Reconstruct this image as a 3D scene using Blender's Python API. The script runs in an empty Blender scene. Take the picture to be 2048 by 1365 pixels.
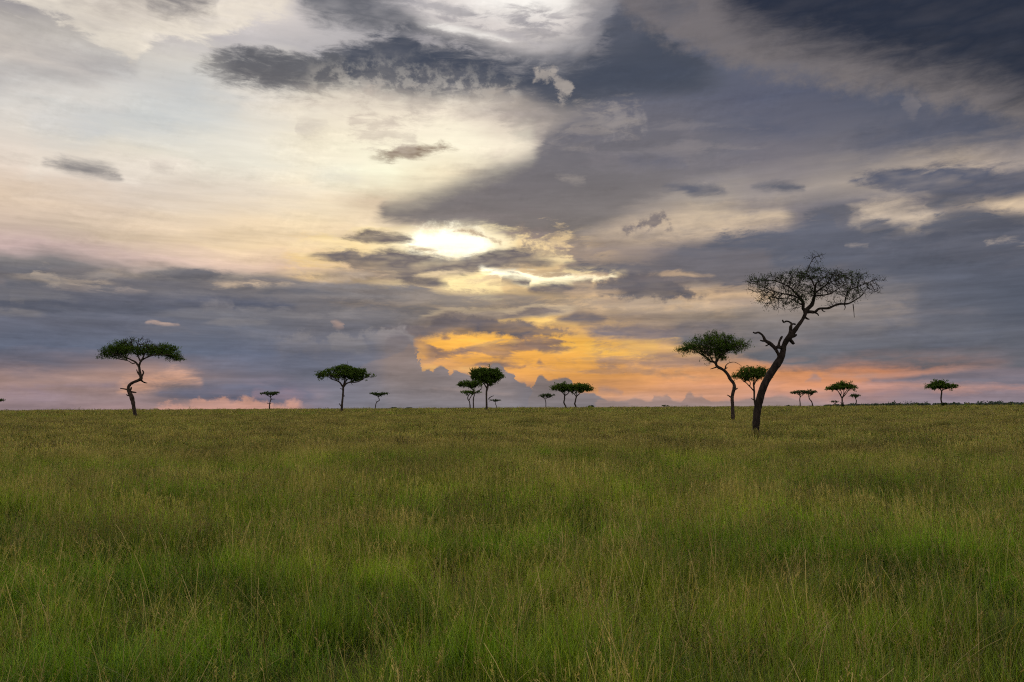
import bpy, bmesh, math, random
import numpy as np
from mathutils import Vector, Matrix, Quaternion

scene = bpy.context.scene
COL = scene.collection
RAD = math.radians

# ------------------------------------------------------------------ camera
EYE = 2.5
FPX = 1500.0                      # focal length in photograph pixels (2048 wide)
PITCH = math.atan((816.7 - 682.5) / FPX)
ROLL = RAD(0.30)
cam_data = bpy.data.cameras.new("camera")
cam_data.sensor_width = 36.0
cam_data.lens = FPX / 2048.0 * 36.0
cam_data.clip_start = 0.05
cam_data.clip_end = 20000.0
cam = bpy.data.objects.new("camera", cam_data)
COL.objects.link(cam)
cam.location = (0, 0, EYE)
CAMROT = (Matrix.Rotation(math.pi / 2 + PITCH, 3, 'X') @ Matrix.Rotation(-ROLL, 3, 'Z'))
cam.rotation_euler = CAMROT.to_euler()
scene.camera = cam


def direction(px, py):
    """Unit direction in the world seen at a place in the photograph."""
    v = CAMROT @ Vector(((px - 1024.0) / FPX, (682.5 - py) / FPX, -1.0))
    return v.normalized()


def azel(px, py):
    d = direction(px, py)
    return math.degrees(math.atan2(d.x, d.y)), math.degrees(math.asin(d.z))


def lin(c):
    out = []
    for v in c[:3]:
        v = v / 255.0
        out.append(v / 12.92 if v <= 0.04045 else ((v + 0.055) / 1.055) ** 2.4)
    k = c[3] if len(c) > 3 else 1.0
    return (out[0] * k, out[1] * k, out[2] * k, 1.0)


# ------------------------------------------------------------------ render settings
scene.view_settings.view_transform = 'Standard'
scene.view_settings.look = 'None'
scene.view_settings.exposure = 0
scene.view_settings.gamma = 1
scene.view_settings.use_curve_mapping = False
scene.render.engine = 'CYCLES'
cy = scene.cycles
cy.max_bounces = 4
cy.diffuse_bounces = 2
cy.glossy_bounces = 1
cy.transmission_bounces = 2
cy.transparent_max_bounces = 4
cy.use_adaptive_sampling = True
cy.adaptive_threshold = 0.02
cy.adaptive_min_samples = 16
cy.use_denoising = False
cy.filter_width = 1.15

# ------------------------------------------------------------------ sky (world)
SUN_AZ, SUN_EL = azel(915, 488)
world = bpy.data.worlds.new("World")
scene.world = world
world.use_nodes = True
wt = world.node_tree
wt.nodes.clear()
SKY_STRENGTH = 0.12


class NT:
    """Small helper that writes nodes."""
    def __init__(self, tree):
        self.t = tree

    def put(self, sock, v):
        if isinstance(v, bpy.types.NodeSocket):
            self.t.links.new(v, sock)
        elif v is not None:
            sock.default_value = v

    def math(self, op, a, b=None, c=None, clamp=False):
        n = self.t.nodes.new('ShaderNodeMath')
        n.operation = op
        n.use_clamp = clamp
        self.put(n.inputs[0], a)
        self.put(n.inputs[1], b)
        self.put(n.inputs[2], c)
        return n.outputs[0]

    def remap(self, v, a, b, c=0.0, d=1.0, mode='SMOOTHSTEP'):
        n = self.t.nodes.new('ShaderNodeMapRange')
        n.interpolation_type = mode
        n.clamp = True
        self.put(n.inputs['Value'], v)
        for i, x in zip((1, 2, 3, 4), (a, b, c, d)):
            self.put(n.inputs[i], x)
        return n.outputs[0]

    def mix(self, f, a, b, blend='MIX'):
        n = self.t.nodes.new('ShaderNodeMix')
        n.data_type = 'RGBA'
        n.blend_type = blend
        n.clamp_factor = False
        self.put(n.inputs[0], f)
        self.put(n.inputs[6], a)
        self.put(n.inputs[7], b)
        return n.outputs[2]

    def noise(self, vec, scale, detail, rough=0.55, color=False, dist=0.0, dim='2D', w=None, lac=2.0):
        n = self.t.nodes.new('ShaderNodeTexNoise')
        n.noise_dimensions = dim
        self.put(n.inputs['Vector'], vec)
        n.inputs['Scale'].default_value = scale
        n.inputs['Detail'].default_value = detail
        n.inputs['Roughness'].default_value = rough
        n.inputs['Lacunarity'].default_value = lac
        n.inputs['Distortion'].default_value = dist
        return n.outputs['Color' if color else 'Fac']

    def xyz(self, x, y, z=0.0):
        n = self.t.nodes.new('ShaderNodeCombineXYZ')
        self.put(n.inputs[0], x)
        self.put(n.inputs[1], y)
        self.put(n.inputs[2], z)
        return n.outputs[0]

    def sep(self, v):
        n = self.t.nodes.new('ShaderNodeSeparateXYZ')
        self.put(n.inputs[0], v)
        return n.outputs

    def ramp(self, f, stops, mode='LINEAR'):
        n = self.t.nodes.new('ShaderNodeValToRGB')
        r = n.color_ramp
        r.interpolation = mode
        r.elements[0].position = stops[0][0]
        r.elements[0].color = stops[0][1]
        r.elements[1].position = stops[-1][0]
        r.elements[1].color = stops[-1][1]
        for p, c in stops[1:-1]:
            e = r.elements.new(p)
            e.color = c
        self.put(n.inputs[0], f)
        return n.outputs[0]

    def curve(self, v, pts):
        n = self.t.nodes.new('ShaderNodeFloatCurve')
        m = n.mapping
        m.use_clip = False
        m.extend = 'HORIZONTAL'
        c = m.curves[0]
        c.points[0].location = pts[0]
        c.points[1].location = pts[-1]
        for p in pts[1:-1]:
            c.points.new(*p)
        for p in c.points:
            p.handle_type = 'AUTO_CLAMPED'
        m.update()
        self.put(n.inputs['Value'], v)
        return n.outputs[0]


W = NT(wt)
tc = wt.nodes.new('ShaderNodeTexCoord')
dx, dy, dz = W.sep(tc.outputs['Generated'])
AZ = W.math('MULTIPLY', W.math('ARCTAN2', dx, dy), 57.29578)
EL = W.math('MULTIPLY', W.math('ARCSINE', dz), 57.29578)

# shared turbulence, laid out in degrees on the sky
vec_s = W.xyz(AZ, W.math('MULTIPLY', EL, 3.6))       # stretched level banks
vec_r = W.xyz(AZ, W.math('MULTIPLY', EL, 1.35))      # rounder heaps
warp = W.noise(vec_s, 0.16, 3, 0.55, color=True)
wx, wy, wz = W.sep(warp)
fine = W.noise(vec_s, 0.34, 9, 0.66, color=True, dist=0.25)
fx, fy, fz = W.sep(fine)
heap = W.noise(vec_r, 0.8, 8, 0.64, color=True)
hx, hy, hz = W.sep(heap)
NS = W.math('SUBTRACT', fx, 0.5)
NR = W.math('SUBTRACT', hx, 0.5)
def shifted(vec, off):
    n = wt.nodes.new('ShaderNodeVectorMath')
    n.operation = 'ADD'
    wt.links.new(vec, n.inputs[0])
    n.inputs[1].default_value = off
    return n.outputs[0]


# relief: the density now minus the density a little nearer the low sun
rel_s = W.math('SUBTRACT', W.noise(vec_s, 0.50, 6, 0.62), W.noise(shifted(vec_s, (0.10, -0.42, 0)), 0.50, 6, 0.62))
rel_h = W.math('SUBTRACT', W.noise(vec_r, 0.42, 6, 0.62), W.noise(shifted(vec_r, (0.12, -0.40, 0)), 0.42, 6, 0.62))
# long level strata
strat = W.noise(W.xyz(W.math('MULTIPLY_ADD', W.math('SUBTRACT', wy, 0.5), 6.0, AZ),
                      W.math('MULTIPLY_ADD', W.math('SUBTRACT', wx, 0.5), 2.0, W.math('MULTIPLY', EL, 9.0))), 0.11, 6, 0.62)
# warped places used by the cloud outlines
AZc = W.math('MULTIPLY_ADD', W.math('SUBTRACT', fy, 0.5), 1.1, AZ)
ELc = W.math('MULTIPLY_ADD', W.math('SUBTRACT', wz, 0.5), 0.5, EL)
# stronger warp for the smooth veil colours
AZb = W.math('MULTIPLY_ADD', W.math('SUBTRACT', wx, 0.5), 5.0,
             W.math('MULTIPLY_ADD', W.math('SUBTRACT', fz, 0.5), 1.3, AZ))
ELb = W.math('MULTIPLY_ADD', W.math('SUBTRACT', wy, 0.5), 1.6,
             W.math('MULTIPLY_ADD', NS, 0.35, EL))

# ---- the veil: colours across the sky, rows by height
XS = [i * 128 for i in range(17)]
ROWS = [
 (-140, [(120,118,125),(140,135,140),(130,126,132),(140,136,142),(170,165,168),(170,166,170),(205,198,200),(225,216,216),(228,220,220),(190,184,188),(120,118,128),(85,88,102),(72,78,92),(64,71,88),(60,66,84),(56,62,80),(52,58,76)]),
 (0, [(150,143,146),(165,156,152),(130,124,126),(140,132,134),(205,196,197),(150,147,154),(185,179,184),(232,223,224),(250,240,238),(225,215,215),(125,122,130),(84,87,101),(76,81,95),(64,71,88),(58,66,85),(55,62,82),(50,57,78)]),
 (60, [(140,135,142),(150,143,148),(175,166,168),(185,177,178),(218,208,208),(195,189,193),(175,170,176),(195,189,192),(222,212,210),(205,197,198),(92,96,113),(115,110,115),(92,93,104),(62,69,85),(55,62,78),(52,58,75),(48,52,70)]),
 (120, [(142,138,146),(150,145,150),(178,168,172),(190,183,188),(195,189,193),(180,175,180),(165,160,166),(150,147,154),(120,119,130),(92,95,110),(80,87,107),(92,95,112),(112,108,114),(92,91,98),(64,67,79),(55,60,73),(56,58,71)]),
 (170, [(178,171,170),(192,185,182),(206,199,195),(212,206,202),(212,205,200),(200,193,186),(190,183,176),(165,159,160),(120,118,124),(88,91,107),(82,88,108),(92,96,114),(98,100,117),(101,101,113),(100,99,107),(80,80,89),(62,63,73)]),
 (230, [(225,214,207),(218,210,207),(208,205,206),(203,203,206),(225,217,211),(231,219,206),(239,225,209),(248,234,217),(195,181,175),(125,121,127),(105,106,121),(97,99,118),(91,94,114),(88,92,112),(84,89,108),(90,91,103),(88,88,97)]),
 (290, [(202,200,202),(204,204,206),(209,208,208),(219,216,212),(232,224,214),(244,232,212),(254,242,221),(255,246,224),(240,223,207),(122,118,126),(114,112,124),(108,108,122),(103,103,119),(99,100,116),(91,94,111),(85,89,107),(84,87,104)]),
 (350, [(220,211,205),(220,211,202),(230,221,210),(233,226,216),(237,230,218),(247,237,218),(255,251,226),(230,212,184),(128,116,124),(118,115,122),(122,118,124),(118,115,125),(121,116,126),(114,111,121),(104,103,116),(92,94,110),(88,90,105)]),
 (410, [(226,209,198),(224,208,198),(224,210,201),(228,214,202),(234,219,204),(249,231,207),(214,191,167),(128,117,120),(122,107,118),(130,124,126),(152,142,140),(168,156,149),(155,145,145),(165,153,148),(180,165,155),(195,176,160),(165,152,148)]),
 (460, [(224,201,182),(222,200,182),(220,200,184),(227,206,184),(237,213,184),(245,221,188),(254,230,199),(245,218,202),(165,139,138),(146,134,131),(178,160,147),(184,166,151),(135,126,130),(115,112,122),(112,109,121),(103,102,116),(110,107,119)]),
 (510, [(206,184,172),(211,190,174),(216,193,172),(229,203,174),(239,211,176),(239,209,172),(226,191,156),(190,155,143),(170,141,136),(160,140,128),(128,118,121),(118,112,119),(106,104,115),(98,99,112),(92,95,110),(90,92,107),(92,93,107)]),
 (543, [(200,174,174),(204,179,176),(208,182,176),(222,193,180),(228,197,178),(226,193,173),(205,168,154),(180,144,138),(188,152,142),(170,150,134),(132,121,121),(125,118,121),(125,118,120),(103,101,112),(91,94,109),(86,90,106),(85,89,104)]),
 (566, [(130,124,126),(125,120,124),(140,130,129),(138,130,128),(150,138,130),(165,146,130),(150,134,124),(172,150,128),(200,172,138),(185,161,138),(140,127,122),(135,124,124),(145,132,128),(110,106,114),(90,94,108),(85,90,105),(80,86,102)]),
 (610, [(98,101,118),(97,100,116),(100,102,118),(105,106,118),(112,110,120),(115,111,116),(120,113,115),(130,118,113),(145,128,116),(165,145,128),(182,160,142),(190,167,147),(185,163,144),(160,147,140),(125,120,125),(95,98,112),(80,87,102)]),
 (660, [(103,105,123),(101,104,122),(102,105,124),(104,107,124),(108,110,124),(118,115,124),(120,117,125),(150,128,112),(200,155,100),(200,158,108),(160,137,120),(155,138,128),(150,138,135),(120,116,122),(112,111,122),(100,102,115),(85,90,105)]),
 (710, [(98,104,124),(97,103,124),(97,104,125),(98,105,126),(100,106,128),(103,107,127),(107,109,126),(160,125,110),(250,192,92),(248,194,105),(228,176,115),(190,157,130),(135,122,122),(105,105,118),(98,100,115),(93,96,112),(88,92,108)]),
 (752, [(126,112,120),(141,120,122),(166,133,124),(131,116,122),(110,110,128),(107,110,128),(112,113,130),(150,128,125),(240,176,100),(226,163,96),(223,158,100),(220,153,104),(218,148,102),(214,145,104),(204,138,106),(170,134,128),(110,106,120)]),
 (776, [(156,128,124),(149,125,124),(152,126,125),(109,106,117),(130,119,134),(116,115,132),(114,116,134),(116,116,132),(135,120,126),(176,136,110),(214,152,106),(212,149,109),(208,144,109),(202,139,110),(176,129,116),(160,133,132),(142,124,133)]),
 (796, [(150,128,132),(146,126,131),(150,128,132),(125,114,124),(155,127,137),(118,117,133),(115,118,137),(118,118,135),(130,120,130),(160,135,130),(205,154,130),(208,155,132),(200,148,131),(185,142,134),(155,132,138),(142,127,138),(140,126,137)]),
 (818, [(152,132,140),(154,132,139),(160,133,137),(176,141,135),(180,142,142),(130,122,138),(120,123,142),(125,124,140),(128,125,140),(133,128,140),(146,135,143),(150,138,145),(156,138,145),(152,136,145),(145,132,143),(142,131,143),(138,130,143)]),
]
AZMIN, AZMAX = -40.0, 40.0
azn = W.remap(AZb, AZMIN, AZMAX, 0.0, 1.0, 'LINEAR')
veil = None
prev_el = None
for y, cols in ROWS:
    stops = []
    for x, c in zip(XS, cols):
        a, e = azel(x, y)
        stops.append(((a - AZMIN) / (AZMAX - AZMIN), lin(c)))
    el_mid = azel(1024, y)[1]
    col = W.ramp(azn, stops)
    if veil is None:
        veil = col
        prev_el = el_mid
    else:
        veil = W.mix(W.remap(ELb, prev_el, el_mid, 0.0, 1.0, 'LINEAR'), veil, col)
        prev_el = el_mid
sky = veil
last = None

# ---- single clouds: an upper and a lower edge each, along the azimuth
EL0, ELR = -6.0, 56.0
eln = W.math('MULTIPLY', W.math('SUBTRACT', ELc, EL0), 1.0 / ELR)
PXD = math.degrees(1 / FPX)      # one photograph pixel in degrees, near the middle


class Deck:
    """A few clouds at a time go into a node group of their own (large trees are slow to edit)."""
    names = (('sky', 'NodeSocketColor'), ('az', 'NodeSocketFloat'), ('el', 'NodeSocketFloat'), ('level', 'NodeSocketFloat'),
             ('heap', 'NodeSocketFloat'), ('body', 'NodeSocketFloat'))

    def __init__(self):
        self.n = 0

    def open(self):
        self.g = bpy.data.node_groups.new('cloud_deck', 'ShaderNodeTree')
        for nm, ty in self.names:
            self.g.interface.new_socket(nm, in_out='INPUT', socket_type=ty)
        self.g.interface.new_socket('sky', in_out='OUTPUT', socket_type='NodeSocketColor')
        gi_ = self.g.nodes.new('NodeGroupInput')
        self.inp = list(gi_.outputs)
        self.N = NT(self.g)
        self.sky = self.inp[0]
        self.last = None
        self.n = 0

    def close(self):
        global sky
        if not self.n:
            return
        go_ = self.g.nodes.new('NodeGroupOutput')
        self.g.links.new(self.sky, go_.inputs[0])
        n = wt.nodes.new('ShaderNodeGroup')
        n.node_tree = self.g
        for i, v in enumerate((sky, AZc, eln, NS, NR, hz_c)):
            wt.links.new(v, n.inputs[i])
        sky = n.outputs[0]
        self.n = 0


deck = Deck()


def cloud(top, bot, ct, cb=None, soft=3.0, fray=6.0, op=1.0, heapy=False, softb=None, fade=0.0, frayb=None, thin=2.2, dapple=None):
    """top / bot: edge points in photograph pixels; ct / cb: colours at the top and the bottom."""
    if deck.n == 0:
        deck.open()
    deck.n += 1
    W = deck.N
    _, AZ_, EL_, NS_l, NR_l, BD_ = deck.inp[:6]
    last = deck.sky
    cb = cb or ct
    softb = soft if softb is None else softb
    frayb = fray if frayb is None else frayb
    soft, softb, fray, frayb = soft * SOFT, softb * SOFT, fray * FRAY, frayb * FRAY
    T = [azel(*p) for p in top]
    B = [azel(*p) for p in bot]
    a0 = min(T[0][0], B[0][0])
    a1 = max(T[-1][0], B[-1][0])
    # each cloud waits for the one behind it (keeps the node program small)
    az_i = W.math('MULTIPLY_ADD', last, 1e-9, AZ_)
    eln_i = W.math('MULTIPLY_ADD', last, 1e-9, EL_)
    fa = W.remap(az_i, a0, a1, 0.0, 1.0, 'LINEAR')

    def pts(L):
        P = [((a - a0) / (a1 - a0), (e - EL0) / ELR) for a, e in L]
        if P[0][0] > 0.001:
            P = [(0.0, P[0][1])] + P
        if P[-1][0] < 0.999:
            P = P + [(1.0, P[-1][1])]
        return P
    t = W.curve(fa, pts(T))
    b = W.curve(fa, pts(B))
    n = NR_l if heapy else NS_l
    st = W.math('MULTIPLY_ADD', n, fray * PXD * 2 / ELR, W.math('SUBTRACT', t, eln_i))
    sb = W.math('MULTIPLY_ADD', n, frayb * PXD * 2 / ELR, W.math('SUBTRACT', eln_i, b))
    s1, s2 = soft * PXD / ELR, softb * PXD / ELR
    m = W.math('MULTIPLY', W.remap(st, -s1, s1, 0.0, op), W.remap(sb, -s2, s2, 0.0, 1.0))
    fl, fr_ = fade if isinstance(fade, tuple) else (fade, fade)
    fl = fl * PXD / (a1 - a0) if fl else 0.08
    fr_ = fr_ * PXD / (a1 - a0) if fr_ else 0.08
    m = W.math('MULTIPLY', m, W.math('MULTIPLY', W.remap(fa, 0.0, fl), W.remap(fa, 1.0, 1.0 - fr_)))
    # uneven density inside
    m = W.math('MULTIPLY', m, W.math('MULTIPLY_ADD', W.math('ABSOLUTE', BD_), -thin, 1.0), clamp=True)
    if dapple is not None:
        m = W.math('MULTIPLY', m, W.remap(NR_l if heapy else NS_l, dapple - 0.09, dapple + 0.11))
    if cb is not ct:
        lo = (min(e for a, e in B) - EL0) / ELR
        hi = (max(e for a, e in T) - EL0) / ELR
        c = W.mix(W.remap(eln_i, lo, hi, 0.0, 1.0, 'LINEAR'), lin(cb), lin(ct))
    else:
        c = lin(ct)
    deck.sky = W.mix(m, deck.sky, c)
    if deck.n >= 6:
        deck.close()


SOFT, FRAY = 2.9, 2.2
hz_c = W.math('SUBTRACT', W.math('MULTIPLY_ADD', fz, 0.22, W.math('MULTIPLY', wx, 0.78)), 0.5)


rb = random.Random(21)


def bar(x0, x1, y0, y1, w0, w1, cols, op, n, slope=0.0):
    """Long thin level bars that layer the deck."""
    for _ in range(n):
        cx, cy, w = rb.uniform(x0, x1), rb.uniform(y0, y1), rb.uniform(w0, w1)
        h = w * rb.uniform(0.018, 0.05) + 1.5
        tilt = rb.uniform(-3, 3) + slope * w * 0.5
        up = [(cx - w / 2, cy - tilt), (cx - w * 0.2, cy - tilt * 0.4 - h * rb.uniform(0.6, 1.2)), (cx + w * 0.15, cy + tilt * 0.3 - h * rb.uniform(0.5, 1.1)), (cx + w / 2, cy + tilt)]
        dn = [(cx - w / 2, cy - tilt + 1), (cx - w * 0.1, cy - tilt * 0.2 + h * rb.uniform(0.1, 0.5)), (cx + w * 0.2, cy + tilt * 0.4 + h * rb.uniform(0.1, 0.5)), (cx + w / 2, cy + tilt + 1)]
        cloud(up, dn, rb.choice(cols), soft=2.0, fray=7, op=op * rb.uniform(0.7, 1.1), fade=w * 0.15)


def flat(pts, y):
    return [(pts[0][0], y), (pts[-1][0], y)]

# bright wedge at the upper left with grey hollows
wedge_b = [(-60,-30),(20,6),(60,20),(110,34),(150,50),(180,76),(205,90),(230,104),(262,122),(285,106),(310,86),(360,80),(420,78),(470,60),(520,42),(600,30)]
cloud(flat(wedge_b, -90), wedge_b, (226,214,206), (240,229,217), soft=5, fray=14, softb=4, frayb=16, fade=40)
cloud([(110,14),(160,-2),(240,-10),(330,-10),(400,-6),(430,6)], [(110,18),(150,30),(200,38),(270,34),(330,28),(430,14)], (150,142,144), (188,178,174), soft=14, fray=14, op=0.85)
cloud([(290,0),(330,-14),(400,-16),(440,-4)], [(290,6),(340,24),(400,20),(440,4)], (122,118,124), soft=9, fray=12, op=0.85)
cloud([(-20,96),(20,94),(55,100)], [(-20,102),(20,103),(55,102)], (178,170,170), soft=3, fray=4, op=0.6)
cloud([(-60,130),(100,120),(220,120),(290,135)], [(-60,166),(60,166),(140,168),(220,160),(290,140)], (140,136,144), (146,142,148), soft=25, softb=8, fray=8, op=0.75)
cloud([(120,250),(220,226),(320,222),(420,222),(500,206)], [(120,262),(220,262),(320,262),(420,240),(500,212)], (190,196,206), soft=14, fray=10, op=0.6, fade=40)
cloud([(40,230),(110,222),(190,226),(240,236)], [(40,262),(110,270),(190,264),(240,250)], (196,199,208), soft=12, fray=8, op=0.5, fade=30)
cloud([(600,352),(660,342),(740,346)], [(600,362),(660,360),(740,352)], (204,206,208), soft=9, fray=6, op=0.45, fade=30)
cloud([(-60,180),(80,176),(200,184),(300,196)], [(-60,226),(80,236),(200,220),(300,204)], (232,222,216), soft=14, fray=8, op=0.6, fade=60)
# brightness along the top middle
lit = [(800,20),(840,40),(900,58),(960,68),(1010,86),(1060,98),(1110,106),(1160,100),(1200,70),(1230,20)]
# dark swath and the long dark cloud
cloud([(585,-20),(640,-40),(700,-40),(780,-10),(840,35),(900,66)], [(585,0),(630,34),(680,50),(740,62),(820,68),(900,72)], (104,105,116), (112,112,121), soft=9, fray=16)
d1t = [(378,133),(400,123),(430,118),(462,108),(490,103),(525,109),(575,112),(625,112),(665,107),(700,98),(730,84),(770,70),(830,62),(880,64),(940,68),(985,84),(1030,98),(1070,108),(1120,114),(1160,108),(1190,80),(1230,20),(1290,10),(1350,90),(1400,112),(1450,140),(1480,165)]
d1b = [(378,135),(430,150),(480,160),(540,172),(600,184),(640,180),(690,172),(740,176),(800,190),(860,196),(920,190),(980,186),(1040,192),(1080,205),(1120,224),(1150,222),(1200,202),(1260,196),(1340,196),(1420,190),(1480,172)]
cloud(d1t, d1b, (64,71,88), (86,89,102), soft=5, fray=14, softb=9, frayb=20, thin=0.9)
cloud([(378,133),(430,118),(490,104),(560,110),(640,112),(700,110)], [(378,135),(430,150),(480,160),(540,170),(600,180),(660,176),(700,160)], (100,100,107), (116,112,115), soft=5, fray=18, op=0.7)
cloud([(740,100),(820,84),(920,86),(1020,112),(1200,120),(1340,120),(1440,150)], [(740,140),(820,150),(920,160),(1020,176),(1200,184),(1340,182),(1440,166)], (66,73,91), soft=14, fray=8, op=0.75, thin=0.4, fade=60)
cloud([(600,150),(700,140),(800,136),(900,146),(980,166),(1060,190)], [(600,178),(760,196),(840,210),(900,214),(980,212),(1060,204)], (206,198,192), (226,214,202), soft=12, fray=14, op=0.42, dapple=0.0, heapy=True, thin=0.5)
cloud([(690,150),(760,138),(840,134),(900,146),(980,168),(1060,190)], [(690,176),(760,190),(840,204),(900,208),(980,206),(1060,200)], (150,144,146), (160,152,150), soft=16, fray=34, op=0.3)
cloud([(560,190),(640,186),(720,184),(800,192),(900,204),(1000,196),(1060,210)], [(560,196),(640,205),(720,214),(800,220),(900,226),(1000,214),(1060,216)], (206,192,182), soft=8, fray=26, op=0.6)
cloud(flat(lit, -90), lit, (238,229,227), (206,198,200), soft=8, fray=10, softb=22, frayb=26, fade=(90,200), thin=1.6)
cloud([(900,-60),(1000,-70),(1100,-70),(1180,-60)],[(900,-6),(1000,16),(1100,20),(1180,4)],(255,250,248,1.05),soft=10,softb=14,fray=10,fade=60,thin=0.5)
cloud([(1010,40),(1060,30),(1120,34),(1180,36)], [(1010,52),(1060,60),(1120,66),(1180,60)], (178,172,176), soft=8, fray=24, op=0.7, dapple=0.0)
cloud([(900,30),(1000,22),(1100,26),(1200,40),(1240,60)], [(900,46),(1000,70),(1100,88),(1200,96),(1240,84)], (160,154,160), soft=12, fray=14, op=0.5, dapple=-0.02)
cloud([(1040,82),(1090,78),(1150,80),(1200,84)], [(1040,86),(1090,88),(1150,90),(1200,92)], (150,146,152), soft=4, fray=10, op=0.6)
cloud([(1064,158),(1080,143),(1104,138),(1124,148),(1136,164),(1147,178)], [(1064,164),(1088,158),(1108,168),(1118,188),(1132,196),(1147,186)], (172,162,158), soft=3, fray=16, op=0.85, heapy=True)
bar(880, 1200, 14, 92, 130, 260, [(172,166,172), (252,246,244), (146,143,153), (180,174,180)], 0.7, 9, slope=0.22)
cloud([(1120,-40),(1180,-20),(1240,-20),(1320,-10)], [(1120,30),(1180,70),(1240,90),(1320,60)], (98,100,115), soft=16, fray=12, op=0.6, fade=50)
# upper right: beige fringe under a heavy dark deck
fr = [(1215,-20),(1240,20),(1290,48),(1330,78),(1370,92),(1400,98),(1440,118),(1500,136),(1560,152),(1610,152),(1660,172),(1700,182),(1750,180),(1820,186),(1870,208),(1920,206),(1960,222),(2000,238),(2060,258),(2200,300)]
cloud(flat(fr, -90), fr, (112,107,114), (127,119,120), soft=10, fray=14, softb=8, frayb=13, fade=50, thin=0.8, heapy=True)
core = [(1400,-20),(1450,18),(1510,52),(1580,82),(1640,98),(1700,108),(1760,130),(1850,146),(1920,160),(1980,178),(2060,208),(2200,250)]
cloud(flat(core, -90), core, (42,48,66), (46,52,67), soft=10, fray=10, softb=20, frayb=17, fade=70, thin=0.5)
cloud([(1280,-20),(1340,-30),(1400,-20)], [(1280,2),(1340,32),(1400,10)], (94,95,108), soft=12, fray=18, op=0.8)
cloud([(1796,212),(1812,192),(1826,196),(1836,218)], [(1796,214),(1812,226),(1826,234),(1836,224)], (122,117,124), soft=4, fray=8, op=0.7, heapy=True)
# great diagonal grey mass
d3t = [(738,430),(775,404),(830,390),(880,374),(930,356),(980,338),(1030,322),(1064,306),(1086,286),(1100,262),(1130,238),(1180,214),(1300,196),(1500,190)]
d3b = [(738,432),(775,448),(830,456),(900,464),(960,466),(1020,474),(1080,476),(1150,474),(1200,452),(1300,400),(1500,340)]
cloud(d3t, d3b, (104,104,119), (126,118,117), soft=6, fray=8, softb=7, frayb=9, op=0.97, fade=(30,190), thin=0.7)
cloud([(960,206),(1040,204),(1100,226),(1180,228),(1240,222),(1296,236)], [(960,226),(1030,258),(1090,276),(1170,276),(1230,262),(1296,240)], (168,157,152), (150,141,141), soft=10, fray=36, op=0.7)
cloud([(1180,232),(1220,226),(1270,224),(1300,238)], [(1180,244),(1220,262),(1260,256),(1300,242)], (148,141,144), soft=5, fray=26, op=0.6, heapy=True)
# streaks on the right
cloud([(1160,318),(1230,306),(1320,302),(1420,306),(1500,316)], [(1160,322),(1230,336),(1320,344),(1420,340),(1500,322)], (128,122,130), soft=8, fray=22, op=0.6)
cloud([(1230,314),(1280,308),(1340,312),(1380,322)], [(1230,318),(1280,328),(1340,334),(1380,326)], (100,101,117), soft=7, fray=10, op=0.7)
cloud([(1108,354),(1130,350),(1160,354),(1176,362)], [(1108,357),(1130,362),(1160,366),(1176,365)], (160,150,147), soft=3, fray=10, op=0.6)
cloud([(1380,250),(1460,244),(1560,250),(1640,262)], [(1380,256),(1460,268),(1560,272),(1640,268)], (86,91,112), soft=8, fray=18, op=0.6)
cloud([(1350,276),(1450,270),(1560,282),(1660,300),(1700,290)], [(1350,282),(1450,286),(1560,300),(1640,308),(1700,300)], (122,117,126), soft=7, fray=20, op=0.6)
cloud([(1700,290),(1800,262),(1900,255),(2060,250)], [(1700,296),(1800,296),(1900,290),(2060,300)], (80,86,106), soft=12, fray=22, op=0.6)
cloud([(1318,376),(1350,370),(1400,370),(1440,376),(1458,381)], [(1318,378),(1360,384),(1405,393),(1440,388),(1458,383)], (98,99,113), soft=3, fray=6)
cloud([(1496,372),(1535,364),(1570,363),(1598,370),(1614,376)], [(1496,374),(1540,380),(1575,383),(1600,380),(1614,378)], (100,101,114), soft=3, fray=5)
cloud([(1560,428),(1580,422),(1592,430)], [(1560,432),(1580,434),(1592,432)], (110,108,118), soft=3, fray=4, op=0.9)
# pale breaks right of centre
cloud([(1140,496),(1230,470),(1320,448),(1420,432),(1520,424),(1600,428)], [(1140,500),(1230,492),(1310,478),(1400,474),(1500,464),(1600,448)], (222,198,172), (205,180,158), soft=14, fray=18, op=0.9)
cloud([(1690,416),(1760,404),(1850,412),(1900,420)], [(1690,440),(1760,452),(1850,456),(1900,430)], (206,186,168), soft=8, fray=14, op=0.9)
cloud([(1880,412),(1950,398),(2010,392),(2100,384)], [(1880,420),(1950,422),(2010,430),(2100,436)], (226,200,172), soft=6, fray=12, op=0.9)
cloud([(1240,460),(1268,450),(1298,436),(1320,432),(1348,440)], [(1240,462),(1280,459),(1310,456),(1348,452)], (128,118,120), soft=3, fray=16, heapy=True)
# dark lens and its broken tail at the far right
cloud([(1684,360),(1724,350),(1775,337),(1812,333),(1861,339),(1929,336),(1990,340),(2100,330)], [(1684,362),(1740,374),(1800,382),(1861,384),(1920,394),(1990,396),(2100,384)], (92,95,113), (94,96,112), soft=3, fray=9)
cloud([(1850,405),(1890,394),(1940,398),(1975,402)], [(1850,409),(1890,416),(1940,412),(1975,404)], (98,99,112), soft=3, fray=14)
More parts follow.
